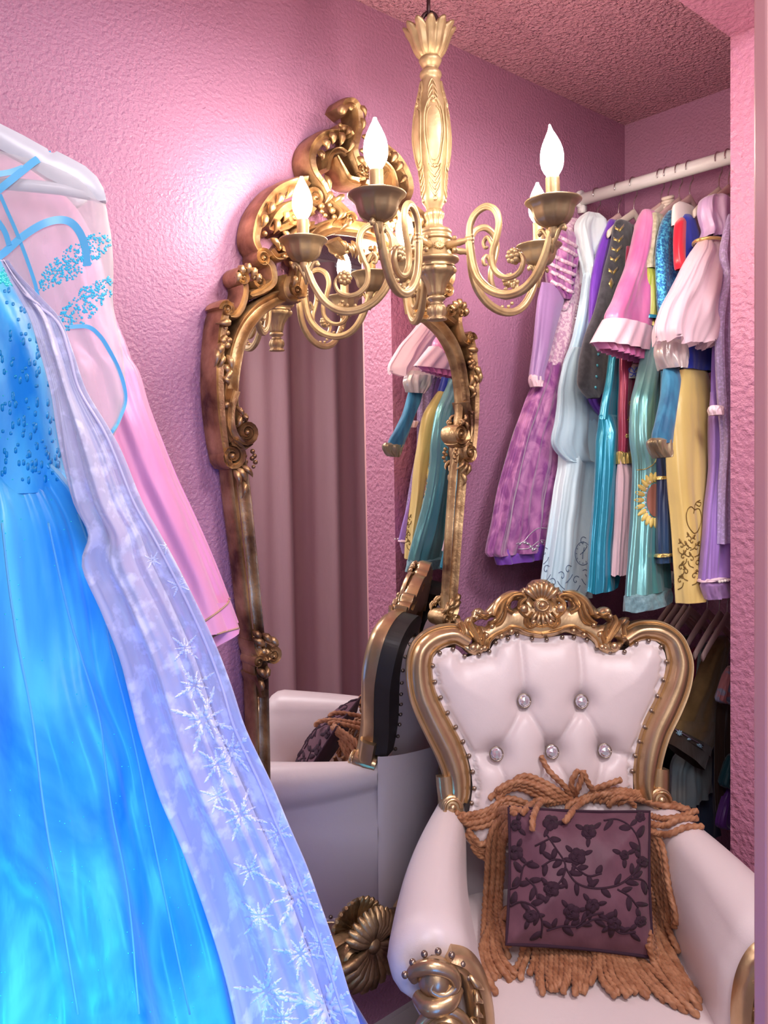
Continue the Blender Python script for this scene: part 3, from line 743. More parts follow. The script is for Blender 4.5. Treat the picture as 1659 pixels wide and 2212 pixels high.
# ---- arms: roll plus inner and outer wall
NA=26
def armrow(sg,t):
    f=-.03+.425*t
    hwi=.188+.012*sin(PI*t)-.0*t
    R=.030+.038*t**.8
    hx=hwi+R*1.02+.015*t; top=.655+.006*t
    hc_=top-R
    pts=[]
    pts.append((hwi-.006,.43)); pts.append((hwi-.004,.50)); pts.append((hwi-.002,hc_-.02))
    for k in range(13):
        a=PI-PI*1.35*k/12; pts.append((hx+R*1.02*cos(a),hc_+R*sin(a)))
    e=pts[-1]; xo=hx+.004+.02*(1-t)
    pts+= [(e[0]-.004,e[1]-.012),(xo+.012,.50),(xo+.006,.42),(xo-.008,.34),(xo-.02,.275)]
    return f,pts
arms=[]
for sg in (-1,1):
    m=MB(); rows=[]
    for i in range(NA):
        t=i/(NA-1); f,pts=armrow(sg,t)
        rows.append([CP(sg*x,f,h) for x,h in pts])
    # pinched front: pull rings toward the knob
    f,pts=armrow(sg,1.0); n0=len(pts)
    for s_,df in ((.93,.022),(.80,.036),(.62,.042),(.4,.040)):
        cx,chh=.258,.59
        rows.append([CP(sg*(cx+(x-cx)*s_),f+df+.004*sin(k*2.3)*(1-s_),(h if h<.45 else chh+(h-chh)*s_)) for k,(x,h) in enumerate(pts)])
    m.grid(rows); arms.append(m); m.build('armrest',M['leather'],chair)
# curved outer shell joining arms behind the back
m=MB(); rows=[]
for i in range(19):
    t=i/18; row=[]
    for j in range(33):
        an=PI*j/32; cx=-cos(an)*(.262-.02*t); f=-.03-.085*sin(an)-.10*t*sin(an)**2
        row.append(CP(cx,f,.275+.40*t-(.03*t if 0 else 0)))
    rows.append(row)
m.grid(rows); m.build('outer_shell',M['leather'],chair)
# piping and nails along the lower edge
path=[CP(-.275-.0*t,.44-.47*t,.278) for t in [i/20 for i in range(21)]]
arc=[CP(-cos(PI*j/24)*.262,-.03-.085*sin(PI*j/24),.278) for j in range(1,24)]
full=[CP(-(armrow(1,1-i/14)[1][-1][0]),-.03+.425*(1-i/14),.278) for i in range(15)]+arc+[CP(armrow(1,i/14)[1][-1][0],-.03+.425*i/14,.278) for i in range(15)]
m=MB(); m.tube(full,.0045,8); m.build('piping',M['leather'],chair)
acc=0; last=full[0]
for p in full[1:]:
    acc+=(p-last).length
    if acc>.034:
        acc=0; d=(p-CP(0,.15,.278)); d.z=0; mm=MB(); mm.dome(p+d.normalized()*.003+UP*.008,d,.0052,.005,10,3); mm.build('nail_head',M['nail'],chair)
    last=p
# apron, legs
m=MB(); rows=[]
for p in full:
    d=(p-CP(0,.15,.278)); d.z=0; d.normalize()
    rows.append([p-d*.03+UP*.0,p+UP*0.,p+d*.006-UP*.012,p-d*.002-UP*.03,p+d*.008-UP*.045,p+d*.006-UP*.055,p-d*.006-UP*.058,p-d*.03-UP*.05])
m.grid(rows,True,True,True)
fr=[CP(x,.50+.02*cos(x*6),.30-.02*abs(cos(x*9))) for x in [-.28+.56*i/20 for i in range(21)]]
m.tube([p-UP*.02 for p in fr],.022,10); m.build('apron',M['hgold'],chair)
for sx in (-1,1):
    m=MB(); m.tube(cat([CP(sx*.27,.47,.27),CP(sx*.30,.52,.21),CP(sx*.285,.505,.13),CP(sx*.265,.49,.06),CP(sx*.29,.53,.015)],6),[.030,.034,.024,.017,.026],14)
    m.ball(CP(sx*.295,.535,.022),.026,12,8); m.build('leg',M['hgold'],chair)
    m=MB(); m.tube(cat([CP(sx*.20,-.06,.27),CP(sx*.205,-.10,.18),CP(sx*.215,-.15,.08),CP(sx*.225,-.19,.012)],6),[.024,.02,.017,.02],12)
    m.build('leg',M['hgold'],chair)
# carved arm posts with volutes
for sg in (-1,1):
    kx,kf,kh=(-.262 if sg<0 else .276),.447,.577
    def K3(x,f,h): return CP(kx+sg*x,kf+f,kh+h)
    m=MB()
    # main volute ball and rings
    m.ball(K3(-.012,.030,-.050),.038,20,14); 
    ctr=K3(-.012,.050,-.050)
    for rr,w_,z0 in ((.040,.0085,.0),(.027,.006,.016)):
        m.tube([ctr+cR*(cos(t)*rr)+UP*(sin(t)*rr)+cF*(z0-.012) for t in [2*PI*i/30*1.0 for i in range(31)]],w_,8)
    m.dome(ctr+cF*.006,cF,.021,.016,18,5)
    # folded leaf over the top
    m.tube(cat([K3(.034,.010,.018),K3(.036,.02,.038),K3(.01,.03,.052),K3(-.022,.03,.042),K3(-.03,.03,.022),K3(-.012,.036,.012),K3(.008,.036,.020),K3(.004,.036,.030)],6),[.007,.010,.012,.011,.009,.007,.006,.003],8)
    m.tube(cat([K3(.03,.02,-.0),K3(.01,.042,-.002),K3(-.02,.038,.002),K3(-.036,.02,.01)],6),[.010,.014,.013,.008],10)
    m.ball(K3(.0,.012,.022),.030,14,8)
    m.build('arm_post',M['hgold'],chair,angle=60)
    m=MB()
    pl=Plane(K3(0,.0,0),cR*sg,UP); 
    P_=[(-.020,.050,.010),(-.045,.035,.017),(-.062,.0,.021),(-.070,-.05,.022),(-.068,-.11,.022),(-.060,-.17,.020),(-.045,-.23,.016),(-.02,-.28,.012)]
    m.sec(pl,P_,[(-1,-1),(-1,.1),(-.7,.7),(-.3,1),(0,.7),(.3,1),(.7,.8),(1,.1),(1,-1)],.018,.006,True,6)
    for (a,b,r,a0,t_) in ((-.035,-.115,.026,0,1.4),(-.022,-.185,.022,PI,-1.3),(.018,-.165,.024,0,1.3)):
        L=spiral(a,b,r,r*.2,a0,t_); N=len(L); m.sec(pl,[(p[0],p[1],.009*(1-.5*i/N)) for i,p in enumerate(L)],CS1,.014,.012,True,1,raw=True); m.dome(pl.to(a,b,.015),pl.N,r*.35,.014,10,4)
    m.sec(pl,[(.0,-.09,.012),(.012,-.13,.016),(.006,-.18,.016),(-.004,-.24,.014),(-.01,-.29,.012)],CS1,.02,.0,True,6)
    for k in range(5): m.tube([pl.to(-.050-.012*sin(k),.03-.022*k,.020),pl.to(-.060,.022-.022*k,.030),pl.to(-.072,.008-.022*k,.020)],[.002,.006,.002],6)
    m.build('post_carving',M['hgold'],chair,angle=60)
    for k in range(7):
        an=PI*.92-k*.42; x,h=cos(an)*.052,.012+sin(an)*.055
        mm=MB(); mm.dome(K3(x*(1 if 1 else 1),.0+.018,h+.0),cF+UP*.3,.0056,.006,12,4); mm.build('nail_head',M['nail'],chair)
# ---------------------------------------------------------------- fringed cushion
M['plum']=fabric('plum_satin',(.125,.048,.075),(.165,.068,.10),.55,.15,20,(1,1,1),spec=.4)
M['velvet']=fabric('dark_plum_velvet',(.034,.009,.024),None,.85,.03)
M['cord']=fabric('copper_cord',(.33,.13,.055),(.50,.24,.12),.55,.1,60,(1,1,1))
pb=P(1250,2050,1.425); pt=P(1250,1748,1.555)
pb=pb; Bv=(pt-pb); Bv=(Bv-cR*Bv.dot(cR)).normalized()
cp=Plane(pb,cR,Bv)
cor=[cp.px(*p) for p in [(1099,1743),(1403,1753),(1411,2069),(1093,2040)]]
def cbez(a,b,bow):
    a=Vector(a); b=Vector(b); d=b-a; q=Vector((-d.y,d.x)).normalized()*bow
    return [a.lerp(b,t)+q*sin(PI*t) for t in [i/12 for i in range(12)]]
cen=Vector((sum(c[0] for c in cor)/4,sum(c[1] for c in cor)/4))
poly=[]
for i in range(4): poly+=cbez(cor[i],cor[(i+1)%4],-.004 if True else 0)
poly=[tuple(p) for p in poly]
def cush(a,b,d):
    h=.060*(1-math.exp(-(d/.045)**1.1)); 
    return h+.0022*noise.noise(Vector((a*28,b*22,1)))*min(1,d/.03)+.007*noise.noise(Vector((a*22,b*22,5)))*max(0,1-d/.06)*min(1,d/.008)
cush_f=panel(cp,poly,.006,cush)
cushion=thing('fringed_cushion','plum velvet floral cushion with copper rope fringe leaning on the armchair seat','cushion',CP(0,.2,.46))
cover=cush_f.build('cushion_cover',M['plum'],cushion)
bk=panel(cp,poly,.012,lambda a,b,d:-.030*(1-math.exp(-d/.04))); bk.build('cushion_back',M['velvet'],cushion)
bv=bvh_of([cush_f]); R4=random.Random(3)
mv=MB(); cc=lambda x,y:(840+x/2.0256,1230+y/2.0256)
vines=[[(690,1160),(730,1220),(772,1290),(760,1350),(730,1390)],[(770,1300),(820,1370),(900,1395),(990,1385),(1050,1350),(1088,1300),(1095,1200),(1060,1130),(1000,1095),(940,1100)],[(1050,1350),(1110,1360),(1138,1400)],[(530,1400),(570,1380),(590,1300),(630,1275)],[(522,1480),(580,1455),(640,1480),(670,1540),(665,1610)],[(690,1580),(760,1560),(820,1560),(870,1520),(940,1500)],[(820,1570),(900,1530),(960,1540),(1010,1590),(1080,1585)],[(800,1290),(870,1340),(930,1330)],[(775,1275),(720,1270),(670,1300)],[(700,1180),(640,1210)],[(600,1350),(640,1390),(650,1440)],[(1000,1400),(1050,1430),(1090,1480)]]
for L in vines: dline(mv,bv,[cc(*p) for p in L],.0019)
def leaf4(x,y,a,l=44,w_=13):
    X,Y=cc(x,y); decal(mv,bv,leafpoly(X,Y,a,l/2.0256,w_/2.0256))
for L in vines:
    pp=cat([Vector(p) for p in L],3)
    for i in range(1,len(pp)-1,2):
        t=pp[i+1]-pp[i-1]; a=math.atan2(t.y,t.x); sg=1 if (i//2)%2 else -1
        leaf4(pp[i].x,pp[i].y,a+sg*.85,R4.uniform(46,66),R4.uniform(13,18))
for (x,y,r) in [(708,1110,36),(875,1150,34),(825,1258,40),(712,1400,36),(800,1500,38),(890,1470,32),(985,1550,32),(556,1240,34),(556,1120,26),(1108,1280,26),(1100,1540,26),(1100,1085,22),(620,1515,30),(1030,1250,22)]:
    X,Y=cc(x,y); r/=2.0256
    for k in range(5):
        a=k*2*PI/5+x; decal(mv,bv,[(X+cos(a)*r*.5+cos(t)*r*.52,Y+sin(a)*r*.5+sin(t)*r*.52) for t in [2*PI*i/9 for i in range(9)]],.0012+.0003*k)
    dline(mv,bv,[(X+cos(t)*t*r*.07,Y+sin(t)*t*r*.07) for t in [i*.6 for i in range(18)]],.0012,2,.002)
    for k in range(3): leaf4(x+cos(k*2+x)*r*1.6,y+sin(k*2+x)*r*1.6,k*2+x,40,12)
mv.build('velvet_flowers',M['velvet'],cover)
# corded edge seam
m=MB(); m.tube([cp.to(*p,.001) for p in poly+[poly[0]]],.003,8); m.build('edge_seam',M['velvet'],cushion)
# rope fringe laid on what it touches
fb=bvh_of([cush_f,backm,seatm]+arms+[bk])
def fan(A,B,n,j=6,lay=2):
    A=cat([Vector(p) for p in A],4); B=cat([Vector(p) for p in B],4); k=max(len(A),len(B))
    def at(L,t):
        x=t*(len(L)-1); i=min(int(x),len(L)-2); return L[i].lerp(L[i+1],x-i)
    out=[]
    for q in range(n):
        s_=q/max(1,n-1); ph=R4.uniform(0,6); am=R4.uniform(j*.6,j*3.4); e=1+R4.uniform(-.16,.10)
        L=[]
        for i in range(k):
            t=i/(k-1)*e
            p=at(A,min(1,t)).lerp(at(B,min(1,t)),s_)+(at(A,1)-at(A,.9)).lerp(at(B,1)-at(B,.9),s_)*10*max(0,t-1); L.append((p.x+am*sin(t*4+ph)*t,p.y+am*cos(t*3+ph)*t))
        out.append((L,R4.uniform(0,lay)))
    return out
cords=[]
cords+=fan([(800,1010),(700,945),(600,905),(510,945)],[(700,1030),(600,965),(520,960),(440,1005)],8)
cords+=fan([(620,1030),(520,1000),(430,1050),(330,1070),(270,1055)],[(545,1080),(480,1090),(420,1125),(360,1130),(330,1090)],5)
cords+=fan([(540,1060),(470,1130),(430,1180),(380,1190),(340,1130)],[(530,1130),(490,1230),(450,1270),(400,1250),(360,1190)],4)
cords+=fan([(545,1040),(505,1090),(495,1300),(485,1500),(560,1700)],[(530,1060),(450,1150),(430,1350),(410,1550),(400,1650)],9,5)
cords+=fan([(530,1500),(480,1580),(500,1700),(580,1790)],[(520,1480),(440,1560),(400,1700),(460,1830)],8,8)
cords+=fan([(590,1640),(570,1720),(540,1790)],[(640,1650),(630,1730),(620,1800)],3)
cords+=fan([(650,1650),(650,1750),(655,1850)],[(900,1665),(895,1760),(875,1850)],13,4)
cords+=fan([(920,1665),(930,1780),(970,1850)],[(1090,1690),(1180,1790),(1310,1915)],11,6)
cords+=fan([(1145,1450),(1190,1600),(1280,1750),(1395,1915)],[(1135,1640),(1170,1740),(1240,1830),(1330,1925)],8,6)
cords+=fan([(1145,1120),(1200,1220),(1230,1380),(1250,1480),(1240,1540)],[(1140,1200),(1160,1350),(1180,1500),(1200,1640)],8,6)
cords+=fan([(1140,1300),(1180,1450),(1230,1600),(1285,1700)],[(1140,1400),(1180,1550),(1210,1650),(1280,1790)],3)
cords+=fan([(840,1010),(900,975),(1000,970),(1100,990),(1180,1005)],[(1000,1025),(1080,1000),(1180,1025),(1260,1030),(1335,1050)],7)
cords+=fan([(1120,1070),(1200,1090),(1260,1080),(1330,1055)],[(1130,1140),(1220,1160),(1300,1120),(1390,1115)],3)
for L in [[(800,1000),(770,950),(700,880),(665,815)],[(810,990),(800,930),(830,875)],[(815,990),(835,940),(852,880)],[(900,975),(870,930),(850,880)],[(890,965),(960,940),(1020,918)],
          [(700,1020),(660,1008),(620,1030),(580,1070)],[(720,1010),(665,1020),(632,1080),(628,1145)],[(860,1000),(800,1020),(775,1055)],[(880,1000),(820,1040),(765,1110)],[(960,1035),(1000,1000),(1040,1000),(1080,1040)]]:
    cords.append((L,2.2))
print('cords',len(cords))
for L,lay in cords:
    pp=cat([Vector(cc(*p)) for p in L],max(4,int(60/len(L)))); ds=[]
    last=1.6
    for p in pp:
        h,n_=hit(fb,p.x,p.y)
        if h is not None: 
            dd=(h-CAM).dot(FWD)
            if dd<2.0: last=dd
        ds.append(last)
    n=len(ds); sm=[]
    for i in range(n):
        w5=ds[max(0,i-5):i+6]; sm.append(.5*min(w5)+.5*sum(w5)/len(w5) if abs(max(w5)-min(w5))<.2 else sum(w5)/len(w5))
    for _ in range(2): sm=[sum(sm[max(0,i-4):i+5])/len(sm[max(0,i-4):i+5]) for i in range(n)]
    path=[P(p.x,p.y,sm[i]-.0065-.0048*lay*min(1,i/12)) for i,p in enumerate(pp)]
    # resample evenly
    tot=sum((path[i+1]-path[i]).length for i in range(n-1)); k=max(12,int(tot/.0021)); out=[]; acc=0; i=0
    for q in range(k+1):
        t=tot*q/k
        while i<n-2 and acc+(path[i+1]-path[i]).length<t: acc+=(path[i+1]-path[i]).length; i+=1
        s_=(path[i+1]-path[i]).length; out.append(path[i].lerp(path[i+1],min(1,(t-acc)/s_ if s_ else 0)))
    m=MB(); rr=[.0062]*len(out); rr[-1]=.0035; m.tube(out,rr,12,lobes=3,twist=235); m.build('fringe_cord',M['cord'],cushion)
# ---------------------------------------------------------------- closet rods and hangers
RU=1.906; RZ=2.153
m=MB(); m.tube([(RU,W-.002,RZ),(RU,FI+.002,RZ)],.018,24); o=m.build('upper_rod',M['white_paint']); tag(o,'white painted clothes rod high in the closet carrying the costume dresses','closet rod')
m=MB(); m.tube([(RU,W-.001,RZ),(RU,W-.012,RZ)],.027,24); m.box((RU,W-.012,RZ-.03),(.02,.02,.02)); m.build('rod_socket',M['white_paint'],o)
LZ=1.072
m=MB(); m.tube([(RU,W-.002,LZ),(RU,FI+.002,LZ)],.016,20); o=m.build('lower_rod',M['white_paint']); tag(o,'pale lower clothes rod under the hanging dresses, behind the armchair','closet rod')
M['blush_wood']=simple('blush_hanger_wood',(.62,.43,.40),.4)
M['cream_wood']=simple('cream_hanger_wood',(.70,.60,.50),.4)
M['wire']=simple('hook_wire',(.6,.55,.52),.25,1.0)
def un(x,y=0):
    k=(x-CX)/F; return RU*(.7677-.6408*k)/(.6408+.7677*k)
def make_hanger(n,z,label,group,mat,span=.125,rz=0,r=.018):
    root=thing('clothes_hanger',label,'hanger',(RU,n,z),group)
    m=MB(); R=r+.003
    hk=[Vector((RU+R*cos(a),n,z+R*sin(a))) for a in [math.radians(-40+ i*20) for i in range(13)]]
    hk=[Vector((RU,n,z-.088)),Vector((RU,n,z-.055)),Vector((RU+.006,n,z-.038)),Vector((RU+.016,n,z-.026))]+hk
    m.tube(cat(hk,3),.0017,8); m.build('hook',M['wire'],root)
    m=MB(); rows=[]
    for i in range(21):
        t=-1+2*i/20; x=t*span; dz=-.085-.075*abs(t)**1.25+.006*(1-min(1,abs(t)*6)); hw=.013-.002*abs(t); th=.0055-.001*abs(t)
        off=0
        rows.append([Vector((RU+x,n-off+th*cos(a)*1.0,z+dz+hw*sin(a))) for a in [2*PI*j/10 for j in range(10)]])
    m.grid(rows,True,True,True); m.build('shoulder_bar',mat,root); return root
HG='wooden hangers on the upper closet rod'
hs=[(1290,'pale hanger under the white tulle gown, nearest the mauve back wall','blush_wood'),(1336,'blush hanger above the purple satin cape and grey velvet sleeve','blush_wood'),(1369,'cream hanger with bare sloping shoulder right of the grey velvet sleeve','cream_wood'),(1428,'blush hanger above the pink satin sleeve','blush_wood'),(1443,'wooden hanger wound with tan elastic bands above the sunflower gown','cream_wood'),(1467,'blush hanger above the blue sparkly bodice','blush_wood'),(1490,'blush hanger above the white stand collar of the yellow gown','blush_wood'),(1553,'cream hanger above the knotted lilac satin, near the wall edge','cream_wood'),(1574,'blush hanger half cut off by the textured wall edge','blush_wood')]
hang0=None
def clone(root,dx,label,mat):
    r=root.copy(); COL.objects.link(r); r.location=root.location+dx; r['label']=label
    for c in root.children:
        d=c.copy(); COL.objects.link(d); d.parent=r; d.matrix_parent_inverse=c.matrix_parent_inverse.copy()
        if c.name.startswith('shoulder') and mat!=c.data.materials[0]:
            d.data=c.data.copy(); d.data.materials[0]=mat
    return r
for i,(x,lb,mt) in enumerate(hs):
    n=un(x)
    if hang0 is None: hang0=make_hanger(n,RZ,lb,HG,M[mt]); n0=n
    else: clone(hang0,Vector((0,n-n0,0)),lb,M[mt])
bpy.context.view_layer.update()
# ---------------------------------------------------------------- cloth
def T2(x,y): return (1030+x/2.127,300+y/2.127)
def T8(x,y): return (1380+x/3.455,1260+y/3.455)
NMAP=[(1.32,1.295),(1.30,1.275),(1.252,1.215),(1.214,1.17),(1.178,1.13),(1.14,1.085),(1.108,1.045),(1.066,1.0),(1.046,.967),(1.018,.925),(.984,.88),(.955,.858),(.918,.845),(.905,.832),(.868,.812),(.8,.79)]
def npl(n,tilt=True):
    nb=n
    if tilt:
        for (a,p),(b,q) in zip(NMAP,NMAP[1:]):
            if b<=n<=a: nb=q+(p-q)*(n-b)/(a-b)
    return Plane((0,n,2.02),(1,0,0),(0,(n-nb)/.88,1))
def cloth(pl,rows,tf,thick=.014,folds=5,amp=.006,seed=1,nr=44,seg=72,top=True,sharp=.75,hem=0.,r0=.5,rt=.167):
    seg=int(seg*1.7)
    ab=[]
    for y,xl,xr in rows:
        a0,b0=pl.px(*tf(xl,y)); a1,b1=pl.px(*tf(xr,y)); 
        if a0>a1: a0,a1=a1,a0
        ab.append((a0,a1,(b0+b1)/2))
    L=cat([Vector(p) for p in ab],max(3,nr//max(1,len(ab)-1))); m=MB(); out=[]; N=len(L)
    for i,p in enumerate(L):
        t=i/(N-1); mid=(p.x+p.y)/2; hw=max(.002,(p.y-p.x)/2); z=p.z; row=[]
        th=thick*(r0+(1-r0)*min(1,t/rt))*min(1,hw/thick*1.2); am=amp*min(1,.25+t*1.1)
        for j in range(seg):
            f=2*PI*j/seg; c,s_=cos(f),sin(f)
            a=mid+hw*math.copysign(abs(c)**.9,c)
            g=(.6*sin(folds*f+seed+1.3*t)+.4*sin(folds*1.73*f+seed*2.1-t*2+ .5*sin(t*9+seed))+.15*sin(folds*3.3*f+seed*1.3+2.5*t+sin(t*5+f*2))*min(1,.3+t)+.07*sin(folds*6.1*f-seed+4*t))
            n_=noise.noise(Vector((a*14+seed,z*9,seed*3.1)))
            row.append(pl.to(a+am*.5*g*c,z+hem*g*(t>.97),th*math.copysign(abs(s_)**sharp,s_)+am*g*abs(s_)**.5+am*.9*n_*abs(s_)))
        out.append(row)
    m.grid(out,True,top,False); return m
def F_(name,c1,c2=None,**k): M[name]=fabric(name,c1,c2,**k); return M[name]
F_('magenta_velvet',(.22,.035,.22),(.56,.22,.46),rough=.5,sheen=.6,scale=22,sx=(1,1,.7),lo=.4,hi=.68,dist=1.5,detail=6)
F_('violet_satin',(.16,.04,.36),(.22,.07,.46),rough=.35)
F_('pink_brocade',(.60,.33,.48),(.82,.62,.68),rough=.5,scale=120,sx=(1,1,1),lo=.45,hi=.55,bs=150,bd=.0015)
F_('ice_satin',(.34,.62,.80),(.74,.88,.92),rough=.4,sheen=.6,scale=5,lo=.3,hi=.7)
F_('purple_satin',(.13,.025,.42),(.20,.05,.52),rough=.4)
F_('black_velvet',(.020,.020,.028),(.06,.06,.07),rough=.9,sheen=.5,scale=60,sx=(1,1,1))
F_('teal_satin',(.0,.22,.36),(.01,.34,.48),rough=.25,spec=.8,metal=.3,scale=9)
F_('wine_satin',(.22,.01,.05),(.38,.03,.09),rough=.3,metal=.2)
F_('shell_cloth',(.80,.55,.62),(.86,.64,.68),rough=.6)
F_('hot_pink_satin',(.60,.13,.36),(.78,.30,.52),rough=.3,spec=.7,metal=.1)
F_('pale_pink_satin',(.82,.55,.64),(.9,.68,.74),rough=.35)
F_('sea_satin',(.06,.30,.33),(.24,.52,.50),rough=.25,metal=.45,scale=10,sx=(1,1,.3))
F_('olive_lace',(.36,.31,.19),(.56,.50,.36),rough=.6,scale=90,sx=(1,1,1),bs=150,bd=.001)
F_('lime_satin',(.36,.40,.04),(.50,.52,.12),rough=.35)
F_('blue_sequin',(.0,.12,.35),(.08,.48,.70),rough=.3,metal=.4,scale=160,sx=(1,1,1),lo=.45,hi=.6,bs=200,bd=.002)
F_('blue_velvet',(.0,.10,.22),(.02,.22,.38),rough=.6,sheen=.5,scale=50)
F_('royal_satin',(.012,.03,.34),(.03,.06,.46),rough=.4)
F_('red_satin',(.55,.01,.03),None,rough=.35)
F_('butter_satin',(.72,.52,.15),(.84,.66,.28),rough=.35,spec=.6,scale=5)
F_('navy_satin',(.008,.02,.08),(.01,.06,.14),rough=.35)
F_('bronze_cloth',(.20,.14,.07),(.42,.33,.2),rough=.35,metal=.5,scale=30)
F_('silver_satin',(.50,.42,.40),(.75,.66,.62),rough=.25,metal=.4,scale=30)
F_('lavender_cloth',(.26,.13,.46),(.36,.2,.56),rough=.5)
F_('lilac_satin',(.55,.34,.66),(.74,.55,.74),rough=.35,spec=.7,scale=12,dist=1)
F_('cream_felt',(.78,.72,.64),None,rough=.8)
F_('gold_thread',(.60,.42,.10),(.75,.58,.22),rough=.35,metal=.7,scale=60)
M['pink_organza']=sheer('pink_organza',(.86,.62,.68),.72,.35)
M['white_tulle']=sheer('white_tulle',(.78,.88,.90),.72,.5)
M['blue_organza']=sheer('blue_organza',(.62,.82,.92),.5,.4)
M['violet_sheer']=sheer('violet_sheer',(.48,.28,.60),.7,.4)
M['glitter_lilac']=sheer('glitter_lilac',(.55,.42,.72),.7,.35,glit=180)
M['glitter_sea']=sheer('glitter_sea',(.20,.38,.42),.8,.35,glit=160)
M['print_grey']=simple('grey_print',(.10,.16,.28),.5)
M['print_gold']=simple('bronze_print',(.22,.13,.03),.4,.4)
M['silver_thread']=simple('silver_thread',(.65,.6,.66),.3,.7)
M['yellow_print']=simple('yellow_petal_print',(.80,.62,.18),.5)
M['seed_print']=simple('seed_print',(.32,.12,.08),.6)
GU='costume dresses on the upper closet rod'
def gown(name,label,x,y,n,group=GU,cat_='dress',tf=T2): 
    a,b=npl(n).px(*tf(x,y)); return thing(name,label,cat_,npl(n).to(a,b),group)
# 1 magenta gown next to the wall
n=1.300; pl=npl(n); g=gown('dress','magenta crushed velvet gown with lilac brocade bodice, first on the rail by the mauve wall',400,380,n)
a=cloth(pl,[(370,425,470),(400,380,470),(440,355,480),(520,345,495),(600,330,505),(700,345,512),(800,345,500),(900,335,480),(1000,325,440),(1045,315,425)],T2,.020,4,.004,1); a.build('bodice',M['pink_brocade'],g)
b=cloth(pl,[(1030,312,430),(1100,285,425),(1200,235,415),(1300,200,400),(1400,165,385),(1600,105,370),(1750,75,355),(1870,50,340),(1900,60,325)],T2,.030,7,.013,2,seg=110); b.build('skirt',M['magenta_velvet'],g)
u=cloth(pl,[(1860,85,330),(1900,84,322),(1940,95,312)],T2,.022,9,.006,5); u.build('underskirt',M['violet_satin'],g)
q=cloth(pl.off(.022),[(425,350,470),(460,325,465),(520,325,455),(600,330,440),(680,345,425),(740,385,412)],T2,.022,6,.008,4); q.build('puffed_shoulder',M['magenta_velvet'],g)
sl=cloth(pl.off(.022),[(670,300,410),(740,285,395),(800,278,378),(900,268,350),(1000,258,325),(1080,250,300),(1110,248,298)],T2,.014,3,.004,3); sl.build('sleeve',M['violet_sheer'],g)
cf=cloth(pl.off(.022),[(1085,247,300),(1110,246,296),(1140,256,290)],T2,.014,8,.003,3); cf.build('cuff',M['pale_pink_satin'],g)
bv=bvh_of([q,a,b]); m=MB()
for yy,x0,x1 in ((470,360,455),(560,340,450),(640,345,440)):
    for k in range(2): dline(m,bv,[T2(x0-5,yy-30+k*42),T2(x0+45,yy-4+k*42),T2(x1,yy+26+k*42)],.0055,5,.002,6)
dline(m,bv,[T2(300,690),T2(350,740),T2(395,780),T2(420,740)],.009,6,.002,6)
m.build('ribbon_strips',M['pink_brocade'],g)
m=MB()
for k in range(28): 
    p,nn=hit(bv,*T2(472+18*sin(k*.3),600+k*14)); 
    if p: m.dome(p,nn,.003,.003,8,3)
dline(m,bv,[T2(180,1860),T2(215,1850),T2(240,1820),T2(280,1790),T2(330,1790)],.0014); dline(m,bv,[T2(190,1885),T2(240,1880),T2(290,1845),T2(330,1850)],.0014)
for k in range(9): 
    X,Y=T2(195+k*16,1868-12*sin(k)); decal(m,bv,leafpoly(X,Y,-1+k*.7,9,3))
m.build('beading',M['silver_thread'],g)
# 2 ice blue gown
n=1.252; pl=npl(n); g=gown('dress','ice blue satin gown with white tulle top and a faint clock print near the hem',520,350,n)
a=cloth(pl,[(345,505,560),(375,480,590),(420,460,612),(480,465,615),(540,475,600),(600,490,575),(660,505,560)],T2,.024,5,.012,7); a.build('tulle_top',M['white_tulle'],g)
a2=cloth(pl,[(420,500,590),(600,500,560),(900,450,560),(1050,400,560),(1160,392,560)],T2,.016,5,.006,7); a2.build('bodice',M['ice_satin'],g)
b=cloth(pl,[(1140,390,560),(1300,385,562),(1480,385,560),(1600,365,556),(1700,350,548),(1900,318,530),(2060,298,516),(2120,290,512)],T2,.030,5,.012,8,seg=100); b.build('skirt',M['ice_satin'],g)
p_=cloth(pl.off(.020),[(960,440,500),(1030,405,520),(1140,380,535),(1220,372,560),(1300,360,568),(1400,345,572),(1470,400,570),(1485,450,566)],T2,.012,6,.008,9); p_.build('peplum',M['blue_organza'],g)
bv=bvh_of([b,p_]); m=MB()
X,Y=T2(487,1905); rx,ry=17,25
dline(m,bv,[(X+rx*cos(t),Y+ry*sin(t)) for t in [2*PI*i/20 for i in range(21)]],.0009); 
for k in range(12):
    t=2*PI*k/12; dline(m,bv,[(X+rx*.78*cos(t),Y+ry*.78*sin(t)),(X+rx*.9*cos(t),Y+ry*.9*sin(t))],.0008,2)
dline(m,bv,[(X,Y),(X+3,Y-13)],.0009,2); dline(m,bv,[(X,Y),(X-1,Y+12)],.0009,2)
for (x,y,s_) in [(420,1980,1),(390,2010,-1),(320,1980,1),(350,2040,-1),(455,2030,1),(500,2000,-1),(312,1900,1),(487,1850,1)]:
    X,Y=T2(x,y); dline(m,bv,[(X+s_*cos(t)*t*1.5,Y+sin(t)*t*2.1) for t in [i*.7 for i in range(9)]],.0009,3)
    dline(m,bv,[(X+s_*9,Y+10),(X+s_*3,Y+20),(X-s_*6,Y+28)],.0009,3)
m.build('clock_print',M['print_grey'],g)
# 3 purple satin cape
n=1.214; pl=npl(n); g=gown('cape','deep purple satin cape between the ice blue gown and the grey velvet sleeve',620,380,n,cat_='cape')
a=cloth(pl,[(375,610,645),(430,590,650),(500,565,650),(600,540,640),(700,525,640),(850,520,640),(1000,530,645),(1100,515,645),(1180,512,640),(1240,540,636),(1300,595,626)],T2,.014,4,.006,3); a.build('cape_body',M['purple_satin'],g)
